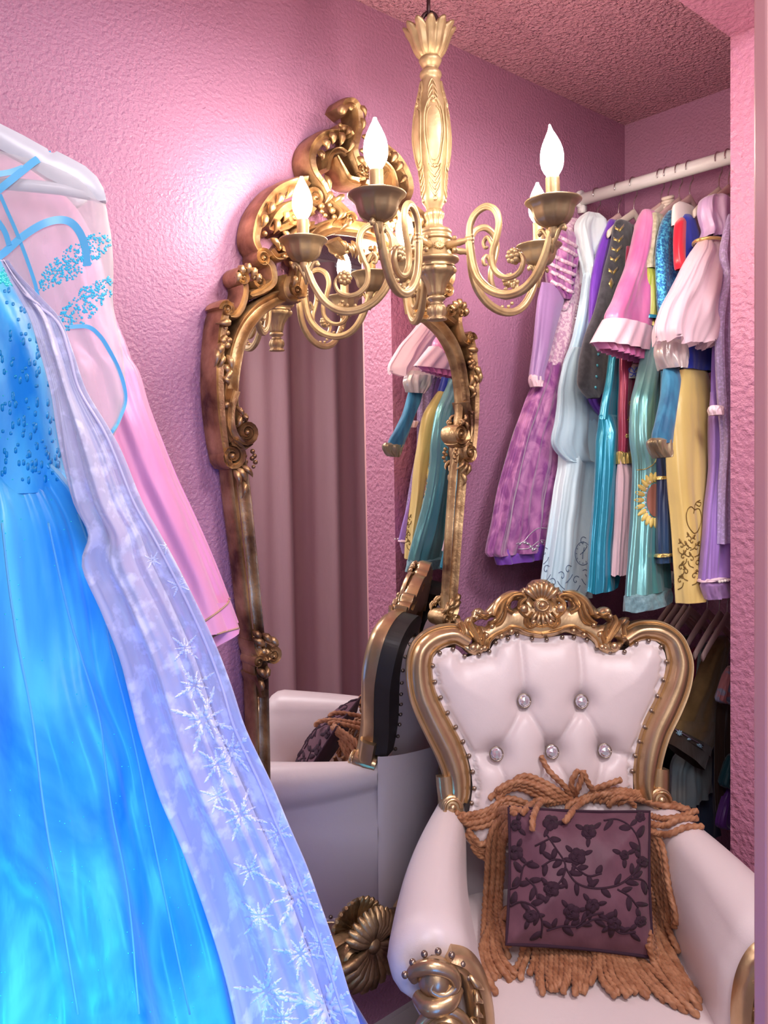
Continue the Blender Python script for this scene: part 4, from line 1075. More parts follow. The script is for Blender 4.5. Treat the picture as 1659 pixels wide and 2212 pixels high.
# 4 grey velvet sleeve with gold chevrons
n=1.178; pl=npl(n); g=gown('costume_sleeve','charcoal velvet long pointed sleeve with gold chevrons and a row of blue gems',660,380,n,cat_='costume')
a=cloth(pl,[(378,650,700),(400,636,708),(500,618,700),(600,592,672),(700,570,645),(800,545,622),(900,505,605),(1000,480,597),(1080,470,592),(1130,468,588),(1165,490,575),(1192,520,548)],T2,.014,2,.003,3); a.build('sleeve',M['black_velvet'],g)
a2=cloth(pl.off(-.02),[(385,640,720),(420,640,735),(500,640,722),(600,640,705),(700,640,690)],T2,.012,3,.004,3); a2.build('collar_flap',M['black_velvet'],g)
bv=bvh_of([a]); m=MB()
for x,y,wd,hh in [(655,405,22,26),(650,455,24,24),(642,500,25,24),(634,545,24,24),(626,600,23,25)]:
    x0,y0=T2(x-wd*.9,y-hh*.2); x1,y1=T2(x,y+hh*.55); x2,y2=T2(x+wd*.95,y-hh*.6); q=7
    decal(m,bv,[(x0,y0),(x1,y1-2),(x1,y1+q-2),(x0,y0+q)]); decal(m,bv,[(x1,y1-2),(x2,y2),(x2,y2+q),(x1,y1+q-2)])
X,Y=T2(618,665); decal(m,bv,[(X-6,Y),(X,Y-12),(X+6,Y),(X,Y+12)])
m.build('gold_chevrons',M['gold_thread'],g); m=MB()
for y in (990,1041,1092,1142):
    p,nn=hit(bv,*T2(557-(y-990)*.08,y)); m.dome(p,nn,.0042,.004,8,3)
m.build('gem_row',simple('aqua_gem',(.1,.42,.5),.1,.3),g)
# 5 teal satin
n=1.140; pl=npl(n); g=gown('dress','bright turquoise satin gown hanging behind the charcoal velvet sleeve',650,420,n)
a=cloth(pl,[(420,745,790),(600,705,760),(750,655,705),(900,628,668),(1100,600,660),(1200,580,660),(1290,565,660)],T2,.012,3,.004,5); a.build('bodice',M['teal_satin'],g)
b=cloth(pl,[(1270,566,660),(1340,566,658),(1400,560,656),(1550,553,655),(1700,545,648),(1850,532,642),(2000,520,634),(2075,514,622)],T2,.024,4,.010,6,seg=90,hem=.004); b.build('skirt',M['teal_satin'],g)
# 6 wine and pink
n=1.108; pl=npl(n); g=gown('dress','wine red bodice dress with jewelled belt, gold trim and straight shell pink skirt',715,500,n)
a=cloth(pl,[(500,690,740),(800,675,760),(1030,662,758),(1120,662,735),(1250,658,728),(1450,655,728)],T2,.014,3,.005,5); a.build('bodice',M['wine_satin'],g)
b=cloth(pl,[(1470,654,728),(1600,652,727),(1800,644,718),(1900,638,712),(2000,630,706)],T2,.020,7,.006,6,hem=.003); b.build('skirt',M['shell_cloth'],g)
t_=cloth(pl,[(1435,650,730),(1465,652,731),(1492,653,730)],T2,.020,12,.004,6); t_.build('gold_trim',M['gold_thread'],g)
bl_=cloth(pl.off(.006),[(1035,700,760),(1075,688,758),(1105,682,750)],T2,.016,1,.001,6); bl_.build('belt',M['silver_satin'],g)
bv=bvh_of([a,bl_]); m=MB()
for x,y,r in [(708,1215,7),(708,1290,10),(692,1365,7),(712,1365,6)]:
    X,Y=T2(x,y)
    for k in range(6): decal(m,bv,leafpoly(X,Y,k*PI/3,r*.8,r*.3))
m.build('gold_motifs',M['gold_thread'],g); m=MB()
for s_ in (-1,1):
    X,Y=T2(722,1072); dline(m,bv,[(X,Y),(X+s_*5,Y-9),(X+s_*11,Y-7),(X+s_*9,Y),(X,Y+3)],.0012); dline(m,bv,[(X,Y+2),(X+s_*5,Y+9),(X+s_*9,Y+8)],.0012)
m.build('belt_jewel',M['royal_satin'],g)
# 7 pink satin kimono sleeve
n=1.066; pl=npl(n); g=gown('robe','hot pink satin robe with a wide sleeve folded back in a pale pink cuff',790,340,n,cat_='robe')
a=cloth(pl,[(330,768,802),(360,760,808),(410,748,808),(450,738,806),(520,722,798),(600,700,792),(680,665,786),(750,638,786),(815,604,786),(850,602,784),(880,612,782)],T2,.026,3,.008,5,seg=90); a.build('sleeve',M['hot_pink_satin'],g)
L_=[(590,826),(785,882),(782,990),(524,936)]
def slant(pl,quad,tf,bulge,seed,d0=0,nx=40,ny=14,fold=.004,k=5):
    """a band of cloth given by its four corners: tl,tr,br,bl"""
    c=[Vector(pl.px(*tf(*p))) for p in quad]; m=MB(); front=[];back=[]
    for i in range(ny+1):
        v=i/ny; r=[];r2=[]
        for j in range(nx+1):
            u=j/nx; p=c[0].lerp(c[1],u).lerp(c[3].lerp(c[2],u),v)
            e=max(0,sin(PI*u))**.3*bulge; g_=fold*sin(u*k*6+seed+v)*(.3+.7*v)
            r.append(pl.to(p.x,p.y,d0+e+g_)); r2.append(pl.to(p.x,p.y,d0-e*.6-g_))
        front.append(r+r2[::-1])
    m.grid(front,True); return m
c_=slant(pl,L_,T2,.038,2); c_.build('cuff',M['pale_pink_satin'],g)
c_=slant(pl,[(530,930),(780,985),(765,1030),(560,965)],T2,.026,2,fold=.006,k=9); c_.build('cuff_lining',M['hot_pink_satin'],g)
# 8 sunflower gown
n=1.046; pl=npl(n); g=gown('dress','sea green satin gown with olive bodice and a printed yellow sunflower',830,350,n)
a=cloth(pl,[(345,810,850),(400,800,850),(500,790,840),(560,776,838),(600,778,838)],T2,.012,4,.004,5); a.build('lace_yoke',M['olive_lace'],g)
a=cloth(pl,[(600,782,850),(700,782,850),(820,776,850)],T2,.015,4,.004,6); a.build('bodice',M['lime_satin'],g)
wb=cloth(pl,[(812,775,850),(832,775,850)],T2,.017,2,.001,6,nr=4); wb.build('waistband',M['teal_satin'],g)
wb=cloth(pl,[(832,800,855),(865,800,855)],T2,.012,2,.001,6,nr=4); wb.build('petticoat_waist',M['gold_thread'],g)
b=cloth(pl,[(865,790,860),(950,780,860),(1050,760,855),(1130,740,850),(1200,724,845),(1300,720,840),(1400,722,838),(1500,732,838),(1700,728,840),(1850,716,850),(2000,700,862),(2080,694,868)],T2,.026,4,.009,6,seg=100); b.build('skirt',M['sea_satin'],g)
hb=cloth(pl,[(2070,692,870),(2110,690,871),(2152,690,868)],T2,.029,4,.008,6,seg=90,hem=.003); hb.build('glitter_hem',M['glitter_sea'],g)
bv=bvh_of([b]); m=MB(); X,Y=T2(818,1660)
for k in range(15):
    t=PI*.40+k*PI*1.2/14; rx,ry=22,40; px_,py_=X+rx*cos(t),Y+ry*sin(t)*.95
    decal(m,bv,leafpoly(px_,py_,math.atan2(sin(t)*1.3,cos(t)),23,6.2))
m.build('sunflower_petals',M['yellow_print'],g); m=MB()
decal2(m,bv,[(X+17*cos(t),Y+36*sin(t)) for t in [2*PI*i/24 for i in range(24)]],3.5,.0012)
m.build('sunflower_seeds',M['seed_print'],g); m=MB()
for k in range(14):
    t=PI*.5+k*PI/13
    p,nn=hit(bv,X+21*cos(t),Y+44*sin(t))
    if p: m.dome(p,nn,.0022,.0012,8,2)
m.build('sunflower_dots',M['pale_pink_satin'],g)
m=MB(); dline(m,bv,[T2(735,1522),T2(780,1515),T2(815,1490),T2(828,1460)],.0011); m.build('gold_line',M['gold_thread'],g)
# elastic bands wound on the hanger neck
m=MB(); 
nn_=un(1443)
for k in range(6):
    z=RZ-.062-.010*k; m.tube([(RU-.02*(k>1)*(k-1)*.35+.014*cos(t),nn_+.012*sin(t),z+.004*cos(t)) for t in [2*PI*i/16 for i in range(17)]],.005,8)
o=m.build('elastic_bands',M['cream_wood']); tag(o,'tan and green elastic bands wound around a hanger neck above the sunflower gown','bands')
# 9 blue sparkly bodice
n=1.018; pl=npl(n); g=gown('dress','bright blue sparkly long bodice with navy satin skirt and gold bands',880,340,n)
a=cloth(pl,[(332,885,905),(370,865,908),(420,848,910),(500,832,914),(600,830,916),(700,834,914),(760,838,905),(840,850,890)],T2,.015,3,.004,5); a.build('bodice',M['blue_sequin'],g)
a=cloth(pl,[(820,850,900),(1000,850,910),(1300,845,910),(1460,838,905)],T2,.008,3,.004,5); a.build('midsection',M['blue_velvet'],g)
b=cloth(pl,[(1440,830,905),(1550,836,908),(1700,836,910),(1850,838,915),(1945,845,918)],T2,.017,4,.007,6); b.build('skirt',M['navy_satin'],g)
for y0 in (1547,1900):
    t_=cloth(pl,[(y0,835,912),(y0+16,835,912)],T2,.021,4,.006,6,nr=4); t_.build('gold_band',M['gold_thread'],g)
# 10 yellow gown
n=.984; pl=npl(n); g=gown('dress','butter yellow skirted gown with royal blue bodice, white collar and brown scroll print',960,300,n)
c_=cloth(pl,[(300,930,990),(325,908,1015),(360,902,1022),(420,900,1020)],T2,.010,1,.001,5); c_.build('stand_collar',M['cream_felt'],g)
r_=cloth(pl.off(.012),[(365,935,950),(400,918,950),(480,912,948),(560,915,946),(600,925,942)],T2,.012,1,.002,5); r_.build('red_panel',M['red_satin'],g)
a=cloth(pl.off(.010),[(350,955,975),(380,945,990),(450,945,1010),(520,948,1020),(560,962,1005),(585,962,975)],T2,.014,2,.004,5); a.build('blue_shoulder',M['royal_satin'],g)
a=cloth(pl,[(540,950,1020),(800,940,1050),(930,935,1070),(990,930,1085),(1030,928,1085),(1068,925,1060)],T2,.024,3,.006,5); a.build('bodice',M['royal_satin'],g)
b=cloth(pl,[(1050,930,1045),(1100,912,1052),(1200,884,1068),(1300,880,1078),(1400,886,1080),(1500,890,1072),(1600,898,1062),(1700,908,1058),(1800,916,1052),(1900,922,1045),(2000,930,1036),(2060,934,1030),(2125,942,1018)],T2,.030,3,.008,7,seg=110); b.build('skirt',M['butter_satin'],g)
bv=bvh_of([b]); m=MB()
A_=lambda L,r=.0011:dline(m,bv,[T2(*p) for p in L],r)
A_([(1000,1705),(985,1690),(970,1700),(962,1730),(968,1770),(985,1800),(1000,1812),(1015,1800),(1028,1765),(1030,1730),(1020,1700),(1000,1705),(995,1720)])
A_([(1000,1705),(1000,1685),(1010,1668),(1025,1660)]); A_([(1010,1668),(1028,1672),(1022,1688),(1006,1680)])
for (x,y,s_) in [(990,1850,1),(965,1880,-1),(1010,1880,1),(950,1920,1),(985,1930,-1),(940,1870,-1),(1015,1950,1),(960,1990,-1),(1000,2010,1),(940,1970,1),(975,1840,-1),(935,2030,1)]:
    X,Y=T2(x,y); dline(m,bv,[(X+s_*cos(t)*t*1.3,Y+sin(t)*t*1.5) for t in [i*.7 for i in range(9)]],.0011,3)
    dline(m,bv,[(X+s_*7,Y+4),(X+s_*4,Y+14),(X-s_*5,Y+19)],.0011,3); decal(m,bv,leafpoly(X,Y-6,-1.5+s_*.5,11,2.5))
m.build('scroll_print',M['print_gold'],g)
# 11 blue velvet sleeve with silver puff
n=.955; pl=npl(n); g=gown('costume_sleeve','peacock blue velvet sleeve with silver puffed shoulder and ruffled bronze cuff',890,940,n,cat_='costume')
a=cloth(pl,[(925,850,940),(960,838,948),(1000,838,948),(1040,852,935),(1060,862,925)],T2,.026,7,.006,5); a.build('puff',M['silver_satin'],g)
b=cloth(pl,[(1050,862,925),(1120,862,918),(1200,855,905),(1300,832,895),(1350,818,888),(1400,815,882)],T2,.016,2,.004,5); b.build('sleeve',M['blue_velvet'],g)
c_=cloth(pl,[(1375,800,885),(1400,796,882),(1440,815,878),(1465,835,868)],T2,.018,8,.006,5); c_.build('ruffled_cuff',M['bronze_cloth'],g)
# 12 lavender gown
n=.905; pl=npl(n); g=gown('dress','lavender gown with white pompom lace hem, partly hidden by the wall edge',1130,380,n)
a=cloth(pl,[(380,1120,1200),(600,1110,1220),(800,1105,1230),(1000,1085,1235),(1180,1078,1240)],T2,.012,4,.005,5); a.build('bodice',M['lavender_cloth'],g)
b=cloth(pl,[(1170,1078,1240),(1300,1080,1245),(1500,1080,1250),(1700,1062,1255),(1850,1048,1258),(2000,1036,1260)],T2,.024,6,.010,7,seg=100); b.build('skirt',M['lavender_cloth'],g)
h_=cloth(pl,[(1995,1034,1262),(2010,1034,1262)],T2,.030,6,.008,7,nr=4); h_.build('lace_band',M['pale_pink_satin'],g)
h_=cloth(pl,[(2010,1034,1262),(2060,1050,1262),(2090,1060,1262)],T2,.026,12,.006,7); h_.build('net_underskirt',M['violet_sheer'],g)
bv=bvh_of([b]); m=MB()
for k in range(10):
    X,Y=T2(1045+k*13,2030-k*2); p=pl.px(X,Y); m.ball(pl.to(p[0],p[1],.034),.0032,8,6)
m.build('pompom_trim',M['cream_felt'],g)
c_=cloth(pl.off(.03),[(1225,1080,1120),(1245,1075,1118),(1270,1082,1112)],T2,.012,8,.005,5); c_.build('puffed_cuff',M['pale_pink_satin'],g)
n=.868; pl=npl(n); g=gown('dress','pale lilac glitter organza gown at the wall edge, last on the rail',1160,380,n)
b=cloth(pl,[(360,1160,1230),(450,1140,1250),(550,1125,1255),(650,1140,1240),(800,1115,1230),(1000,1105,1225),(1200,1115,1230),(1400,1130,1240),(1600,1120,1240),(1850,1112,1240)],T2,.016,6,.008,9,seg=90); b.build('gown_body',M['glitter_lilac'],g)
# 13 knotted organza
n=.918; pl=npl(n); g=gown('costume_sleeve','knotted lilac satin sleeve flaring into layered pink organza below a gold ring',1090,270,n,cat_='costume')
a=cloth(pl,[(262,1085,1120),(290,1055,1150),(340,1045,1160),(390,1050,1158),(430,1058,1145),(460,1048,1112)],T2,.028,5,.014,5,seg=90); a.build('satin_knot',M['lilac_satin'],g)
m=MB(); p0=pl.px(*T2(1025,462)); p1=pl.px(*T2(1118,498)); 
m.tube([pl.to(p0[0]+(p1[0]-p0[0])*(.5-.5*cos(t)),p0[1]+(p1[1]-p0[1])*(.5-.5*cos(t)),.034*sin(t)) for t in [2*PI*i/30 for i in range(31)]],.0042,8); m.build('gold_ring',M['gold_thread'],g)
b=cloth(pl,[(465,1038,1112),(520,1010,1125),(600,965,1130),(700,915,1130),(780,870,1120),(850,845,1110),(900,832,1095),(945,840,1060)],T2,.032,6,.016,5,seg=110,hem=.006); b.build('organza_flare',M['pink_organza'],g)
b=cloth(pl.off(.012),[(480,1060,1118),(560,1060,1160),(650,1050,1165),(740,1060,1165),(800,1080,1150)],T2,.018,7,.012,8,seg=90,hem=.006); b.build('organza_ruffle',M['pink_organza'],g)
# ---------------------------------------------------------------- lower rail
GL='clothes on the lower closet rod'
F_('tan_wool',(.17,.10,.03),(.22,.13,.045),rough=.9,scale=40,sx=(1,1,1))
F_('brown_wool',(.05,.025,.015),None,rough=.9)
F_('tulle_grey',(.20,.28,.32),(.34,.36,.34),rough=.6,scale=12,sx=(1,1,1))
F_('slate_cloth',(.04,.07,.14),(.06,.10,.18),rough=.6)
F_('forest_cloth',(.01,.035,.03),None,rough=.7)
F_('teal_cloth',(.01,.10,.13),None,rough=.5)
F_('print_satin',(.30,.32,.50),(.55,.20,.22),rough=.35,scale=22,sx=(1,1,1),lo=.48,hi=.52)
lh=[(1448,'dim wooden hanger on the lower rod, just right of the armchair shoulder'),(1462,'dim hanger second from the armchair on the lower rod'),(1478,'dark pink hanger on the lower rod, third from the armchair'),(1490,'dark pink hanger on the lower rod left of the tan tunic'),(1528,'magenta tinted hanger over the tan tunic on the lower rod'),(1554,'grey hanger on the lower rod above the tan tunic shoulder'),(1571,'dark hanger at the wall edge on the lower rod')]
h0=None
for x,lb in lh:
    n=un(x); 
    if h0 is None: h0=make_hanger(n,LZ,lb,'wooden hangers on the lower closet rod',M['blush_wood'],.125,0,.016); n0=n; bpy.context.view_layer.update()
    else: clone(h0,Vector((0,n-n0,0)),lb,M['blush_wood'])
def low(name,label,n,rows,mat,parts='body',cat_='dress',**k):
    pl=npl(n,False); y,x0,x1=rows[0]; g=gown(name,label,(x0+x1)/2,y,n,GL,cat_,T8)
    m=cloth(pl,rows,T8,**k); m.build(parts,M[mat],g); return g,pl,m
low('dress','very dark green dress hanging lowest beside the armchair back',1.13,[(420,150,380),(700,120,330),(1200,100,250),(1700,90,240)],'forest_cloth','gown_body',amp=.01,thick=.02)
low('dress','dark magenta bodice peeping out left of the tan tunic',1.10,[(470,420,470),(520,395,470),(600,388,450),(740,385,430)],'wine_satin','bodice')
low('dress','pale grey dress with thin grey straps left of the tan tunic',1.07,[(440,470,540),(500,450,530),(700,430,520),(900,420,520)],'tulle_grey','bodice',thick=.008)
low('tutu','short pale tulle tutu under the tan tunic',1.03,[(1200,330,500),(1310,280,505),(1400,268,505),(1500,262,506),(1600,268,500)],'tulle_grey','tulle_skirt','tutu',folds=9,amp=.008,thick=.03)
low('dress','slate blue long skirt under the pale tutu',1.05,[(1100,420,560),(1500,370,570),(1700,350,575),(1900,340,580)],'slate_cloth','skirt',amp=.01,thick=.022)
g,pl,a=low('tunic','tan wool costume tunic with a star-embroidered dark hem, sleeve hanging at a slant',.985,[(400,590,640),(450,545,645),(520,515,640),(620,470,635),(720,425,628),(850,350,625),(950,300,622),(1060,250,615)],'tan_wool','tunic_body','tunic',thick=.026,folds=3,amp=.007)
b=slant(pl,[(250,1010),(630,1010),(505,1235),(236,1085)],T8,.030,1,fold=.003,k=2); b.build('tunic_hem',M['tan_wool'],g)
b=slant(pl,[(236,1070),(510,1225),(490,1285),(226,1110)],T8,.033,1,fold=.002,k=2); b.build('embroidered_band',M['brown_wool'],g)
b2_=slant(pl,[(226,1105),(490,1280),(452,1385),(195,1185)],T8,.031,1,fold=.002,k=2); b2_.build('dark_border',M['brown_wool'],g)
bv=bvh_of([b]); m=MB()
for x,y in ((300,1118),(372,1165),(448,1215)):
    X,Y=T8(x,y)
    if x==372: decal(m,bv,[(X-4,Y),(X,Y-5),(X+4,Y),(X,Y+5)],.003); continue
    for k in range(8): decal(m,bv,leafpoly(X,Y,k*PI/4,7,1.3),.003)
m.build('star_embroidery',simple('star_thread',(.35,.55,.68),.6),g)
dline(mm:=MB(),bv,[T8(240,1072),T8(505,1228)],.0012,8,.003); mm.build('braid_line',simple('braid_thread',(.22,.14,.22),.6),g)
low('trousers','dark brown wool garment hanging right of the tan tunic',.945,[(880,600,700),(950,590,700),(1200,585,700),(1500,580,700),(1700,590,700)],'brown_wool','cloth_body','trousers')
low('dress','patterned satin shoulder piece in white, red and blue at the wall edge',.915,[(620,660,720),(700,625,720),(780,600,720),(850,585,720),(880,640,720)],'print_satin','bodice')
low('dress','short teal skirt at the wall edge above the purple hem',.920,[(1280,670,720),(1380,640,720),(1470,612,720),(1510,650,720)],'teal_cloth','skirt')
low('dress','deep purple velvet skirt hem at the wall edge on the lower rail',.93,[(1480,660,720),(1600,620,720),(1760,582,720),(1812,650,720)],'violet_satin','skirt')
# ---------------------------------------------------------------- gowns hanging close to the camera on the left
def T5(x,y): return (x/1.9234,250+y/1.9234)
def T6(x,y): return (x/1.8433,1300+y/1.8433)
TI=lambda x,y:(x,y)
dv=(RIGHT*.955+FWD*.297).normalized()
def lpl(Z): 
    return Plane(CAM+ray(225,425)*Z,dv,UP)
F_('azure_satin',(.0,.24,.72),(.09,.58,.92),rough=.35,sheen=.3,scale=7,sx=(1,1,.5),lo=.35,hi=.65,dist=1.5,detail=5)
F_('azure_sequin',(.0,.36,.74),(.25,.80,.95),rough=.25,scale=60,sx=(1,1,1),lo=.45,hi=.62,bs=130,bd=.003)
F_('rose_satin',(.80,.28,.58),(.84,.40,.62),rough=.42,spec=.8,metal=.15,scale=4)
F_('rose_lining',(.75,.28,.42),None,rough=.4)
F_('periwinkle',(.10,.17,.62),None,rough=.45)
M['snow_organza']=sheer('snow_organza',(.62,.62,.84),.50,.35,(.72,.72,.90),6,glit=40,lo=.3,hi=.7)
M['net_tulle']=sheer('net_tulle',(.74,.72,.74),.30,.5)
M['sky_ribbon']=simple('sky_ribbon',(.12,.48,.82),.35,sheen=.3)
M['frost_print']=simple('frost_print',(.74,.76,.93),.5)
M['aqua_flake']=simple('aqua_flake',(.03,.50,.78),.4)
M['piping_lilac']=simple('lilac_edge',(.62,.58,.78),.4)
M['white_gloss']=simple('white_gloss_wood',(.66,.66,.72),.28)
# hanger
pl=lpl(.985); HP=lambda x,y,d=0: pl.to(*pl.px(x,y),d)
hg=thing('clothes_hanger','large white wooden hanger in the left foreground carrying the sheer blue gown','hanger',HP(-150,180))
arm_=[(-150,188,15),(-80,218,19),(0,272,27),(60,303,25),(120,340,23),(170,362,23),(205,390,20),(224,418,12),(227,432,5)]
m=MB(); k_=.985/F
top=[(-150,176),(-80,192),(0,270),(50,295),(104,325),(107,332),(117,334),(124,330),(150,343),(185,362),(210,385),(224,410),(229,428)]
bot=[(229,436),(215,437),(190,428),(150,412),(100,385),(50,352),(0,325),(-80,262),(-150,235)]
poly_=[pl.px(*p) for p in top+bot]
mm=panel(pl,poly_,.008,lambda a,b,d:.006+.004*(1-math.exp(-d/.004)),back=-.008)
mm.build('shoulder_bar',M['white_gloss'],hg,angle=40)
m=MB(); m.tube([HP(-150,372,-.004),HP(0,395,-.002),HP(60,401,0),HP(130,408,0),HP(196,420,0)],.0078,16); m.build('trouser_bar',M['white_gloss'],hg)
m=MB(); hk=[HP(-150,200)+UP*z+dv*x for x,z in [(0,0),(0,.04),(.004,.06),(.018,.075),(.022,.095),(.012,.115),(-.008,.118),(-.022,.104)]]
m.tube(cat(hk,5),.002,8); m.build('hook',M['wire'],hg)
hp=hk[5]; m=MB(); m.tube([hp+FWD*(-.75)+UP*(-.002),hp+FWD*.14-RIGHT*.045-UP*.002],.016,20); o=m.build('garment_rail',M['white_paint']); tag(o,'white rail above the left edge carrying the foreground hangers','closet rod')
m=MB(); q0=hp-FWD*.35; m.tube([Vector((q0.x,q0.y,q0.z+.01)),Vector((q0.x,q0.y,CH))],.008,12); m.build('rail_bracket',M['white_paint'],o)
# rose satin gown furthest back
plr=lpl(1.105); g=thing('dress','glossy rose pink satin gown hanging behind the sheer white cape against the wall','dress',plr.to(*plr.px(200,480)))
R_=[(335,-140,30),(420,-150,150),(500,-120,200),(560,-100,222),(620,-80,236),(680,-40,252),(740,0,275),(770,30,285),(801,60,303),(874,90,324),(950,110,352),(1030,130,383),(1100,160,414),(1175,190,446),(1240,220,472),(1295,240,493),(1357,270,516)]
a=cloth(plr,R_,TI,thick=.045,folds=3,amp=.016,seed=2.4,nr=80,seg=120); a.build('skirt',M['rose_satin'],g)
ov=slant(plr,[(280,1290),(496,1294),(517,1357),(300,1470)],TI,.045,1,fold=.006,k=2,ny=10); ov.build('hem_flounce',M['rose_satin'],g)
c_=slant(plr.off(-.03),[(290,1350),(455,1360),(452,1384),(300,1500)],TI,.03,1,fold=.006,k=2,ny=8); c_.build('inner_layer',M['rose_lining'],g)
bvR=bvh_of([a,ov]); m=MB()
dline(m,bvR,[(496,1293),(490,1305),(470,1322),(440,1343),(420,1352)],.0016); dline(m,bvR,[(515,1357),(500,1361),(470,1370),(450,1382)],.0014)
m.build('gold_hem_stitch',simple('hem_stitch',(.45,.28,.18),.6),g)
hm=MB(); ph=lambda x,y,d=0: plr.to(*plr.px(x,y),d)
hh=thing('clothes_hanger','white hanger of the rose pink gown, mostly hidden behind the sheer cape','hanger',ph(-150,250))
hm.sec(plr,[(*plr.px(x,y),.012) for x,y in [(-150,250),(-80,268),(0,300),(70,338),(140,395),(170,430)]],[(-1,-1),(-1,1),(1,1),(1,-1)],.006,-.03); hm.build('shoulder_bar',M['white_gloss'],hh)
hm=MB(); hm.tube(cat([ph(-150,250,-.03),ph(-150,215,-.03),ph(-135,190,-.03),ph(-135,150,-.03),ph(-160,130,-.03)],4),.002,8); hm.build('hook',M['wire'],hh)
# the azure gown with its sheer yoke and organza cape
g=thing('gown','azure blue sequinned gown with net yoke, sky ribbon straps and snowflake organza cape in the left foreground','gown',HP(0,560))
g['label']='azure blue gown with net yoke and snowflake organza cape in the left foreground'
ply=lpl(.995)
a=cloth(ply,[(332,-150,108),(350,-150,150),(385,-150,205),(425,-150,229),(460,-150,236),(500,-150,243),(560,-150,247),(610,-150,246),(650,-140,246),(700,-120,254),(740,-100,262),(790,-60,268),(848,-20,272),(880,40,268),(910,110,260),(935,170,248),(955,220,238)],TI,thick=.030,folds=3,amp=.006,seed=5,nr=60,seg=120); yo=a; a.build('net_yoke',M['net_tulle'],g)
bvY=bvh_of([a]); m=MB()
def rib(L,w_,bv=bvY,off=.002):
    P_=cat([Vector(p) for p in L],8); rows=[]
    for i,p in enumerate(P_):
        t=P_[min(i+1,len(P_)-1)]-P_[max(i-1,0)]; t.normalize(); q=Vector((-t.y,t.x))*w_*.5
        h,n_=hit(bv,p.x,p.y); 
        if h is None: Z=.97
        else: Z=(h-CAM).dot(FWD)-off
        rows.append([P(p.x+q.x,p.y+q.y,Z),P(p.x-q.x,p.y-q.y,Z),P(p.x-q.x,p.y-q.y,Z+.0015),P(p.x+q.x,p.y+q.y,Z+.0015)])
    m.grid(rows,True,True,True)
rib([(-20,425),(10,400),(50,368),(80,345),(112,333)],17); rib([(-20,378),(20,372),(50,362)],13)
rib([(0,420),(15,455),(35,500),(58,560),(75,610),(82,640)],8); rib([(-20,565),(10,545),(50,510),(90,485),(125,475),(152,480),(172,502),(184,535),(188,575)],17)
rib([(-10,470),(10,500),(20,530)],12); rib([(150,706),(190,706),(215,725),(235,755),(255,795),(268,835),(270,870),(255,910),(240,935)],9)
m.build('ribbon_straps',M['sky_ribbon'],g,angle=30)
m=MB(); Rf=random.Random(11)
def inb(x,y):
    d1=abs((y-560)+(x-165)*.62); d2=abs((y-665)+(x-175)*.75)
    return (d1<34*(1-abs(x-165)/140)+6 and 85<x<247) or (d2<38*(1-abs(x-180)/110)+4 and 105<x<247)
for _ in range(1500):
    x,y=Rf.uniform(85,247),Rf.uniform(500,730)
    if inb(x,y):
        r=Rf.uniform(1.6,4.2); a0=Rf.uniform(0,1)
        decal(m,bvY,[(x+cos(a0+t*PI/3)*r*(1 if t%1==0 else .5),y+sin(a0+t*PI/3)*r*(1 if t%1==0 else .5)) for t in [i*.5 for i in range(12)]],.0004)
m.build('snowflake_glitter',M['aqua_flake'],g)
# bodice and skirt
plb=lpl(.96)
bd=cloth(plb,[(560,-160,8),(600,-170,22),(650,-170,52),(697,-170,73),(750,-170,92),(811,-170,109),(900,-165,122),(1000,-160,136),(1060,-170,155)],TI,thick=.055,folds=2,amp=.006,seed=3,nr=50,seg=110); bd.build('bodice',M['azure_satin'],g)
sk=cloth(plb,[(1000,-150,120),(1030,-180,150),(1082,-200,190),(1150,-230,225),(1300,-260,266),(1463,-300,304),(1625,-330,374),(1761,-350,412),(1951,-380,466),(2080,-400,500),(2250,-420,535),(2500,-470,600)],TI,thick=.075,folds=7,amp=.030,seed=4.2,nr=90,seg=150,top=False,r0=.62,rt=.5); sk.build('skirt',M['azure_satin'],g)
bvB=bvh_of([bd,sk]); m=MB()
for _ in range(150):
    x,y=Rf.uniform(0,130),Rf.uniform(590,1040)
    if x>20+(y-590)*.23+40 : continue
    w_=3.2; h_=Rf.choice([4,7,9]); decal(m,bvB,[(x-w_,y-h_*.7),(x,y-h_),(x+w_,y-h_*.7),(x+w_,y+h_*.7),(x,y+h_),(x-w_,y+h_*.7)],.0003)
m.build('sequin_dashes',simple('dark_sequin',(.0,.26,.62),.4),g)
m=MB()
for k in range(60):
    x,y=Rf.gauss(10,14),Rf.gauss(0,7)
    X,Y=x,595+x*.55+y
    p,n_=hit(bvB,X,Y)
    if p: m.dome(p,n_,.0028,.0015,8,2)
for k in range(160):
    x,y=Rf.uniform(0,440),Rf.uniform(620,2200); p,n_=hit(bvB,x,y)
    if p: m.dome(p,n_,.0009,.0008,6,2)
m.build('loose_sequins',simple('aqua_sequin',(.05,.75,.78),.15,.4),g)
m=MB()
for L in ([(5,1130),(18,1250),(40,1400),(70,1560),(95,1750),(130,1950),(170,2190)],[(105,1130),(140,1290),(175,1420),(215,1560),(240,1750),(275,1930),(300,2190)],[(170,1110),(215,1250),(240,1400),(290,1600),(330,1800),(370,2000),(410,2190)]): dline(m,bvB,L,.0013,8)
m.build('skirt_seams',M['sky_ribbon'],g)
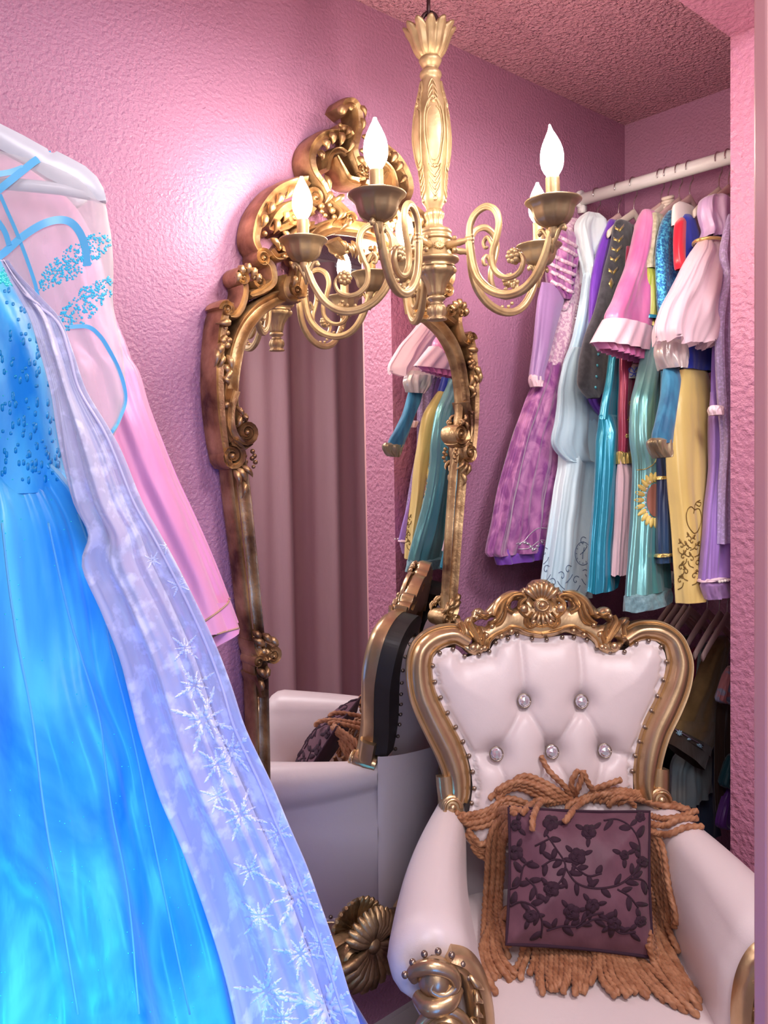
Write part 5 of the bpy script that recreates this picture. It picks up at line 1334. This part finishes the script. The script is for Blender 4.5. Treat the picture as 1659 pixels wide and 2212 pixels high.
# organza cape over the skirt
plc=lpl(.885)
cp_=cloth(plc,[(562,6,12),(600,24,42),(650,52,90),(692,74,125),(760,95,150),(843,118,177),(920,130,222),(978,140,252),(1082,165,293),(1150,195,330),(1212,180,364),(1300,220,408),(1398,262,452),(1480,285,482),(1571,310,511),(1690,350,565),(1780,390,602),(1869,425,640),(1960,455,672),(2059,485,706),(2140,505,730),(2260,530,770),(2500,580,850)],TI,thick=.024,folds=5,amp=.024,seed=6,nr=100,seg=110,top=False); cp_.build('organza_cape',M['snow_organza'],g)
bvC=bvh_of([cp_]); m=MB()
dline(m,bvC,[(10,570),(60,640),(124,694),(150,762),(172,840),(222,925),(248,980),(290,1084),(330,1155),(362,1215),(405,1300),(448,1395),(480,1482),(508,1574),(562,1692),(600,1785),(637,1872),(670,1965),(703,2062),(728,2145),(748,2208)],.0018,8)
m.build('cape_edge',M['piping_lilac'],g)
m=MB()
def flake(x,y,r,rot,n=8):
    for k in range(n):
        a=rot+2*PI*k/n; L=r*(1 if k%2==0 else .62)
        q=5
        for s_ in range(q):
            t0=.12+.8*s_/q; decal(m,bvC,leafpoly(x+cos(a)*L*t0,y+sin(a)*L*t0,a,L*.26,L*.05*(1.6-t0)+.8),.0003)
        for s_ in range(1,4):
            for sg in (-1,1):
                t0=.25*s_; decal(m,bvC,leafpoly(x+cos(a)*L*t0,y+sin(a)*L*t0,a+sg*.6,L*.22*(1.2-t0),L*.04+.6),.0003)
for (x,y,r,ro) in [(705,2175,110,.2),(640,1935,80,.5),(500,1620,60,.9),(440,1555,75,.3),(600,1800,45,.2),(560,1980,50,.7),(420,1480,50,1.),(575,2140,70,.1),(385,1265,26,.4),(470,1720,40,.3),(360,1180,18,.2),(540,1880,38,.4),(650,2060,60,.15),(470,1650,50,.6),(520,1760,60,.3),(400,1400,36,.7),(690,2040,40,.9),(330,1210,20,.5),(610,2200,60,.8)]: flake(x,y,r,ro)
m.build('snowflake_print',M['frost_print'],g)
# periwinkle underskirt corner
plu=lpl(1.07); u=slant(plu,[(600,2040),(722,2092),(802,2225),(600,2260)],TI,.02,1,fold=.005,k=2); u.build('underskirt',M['periwinkle'],g)
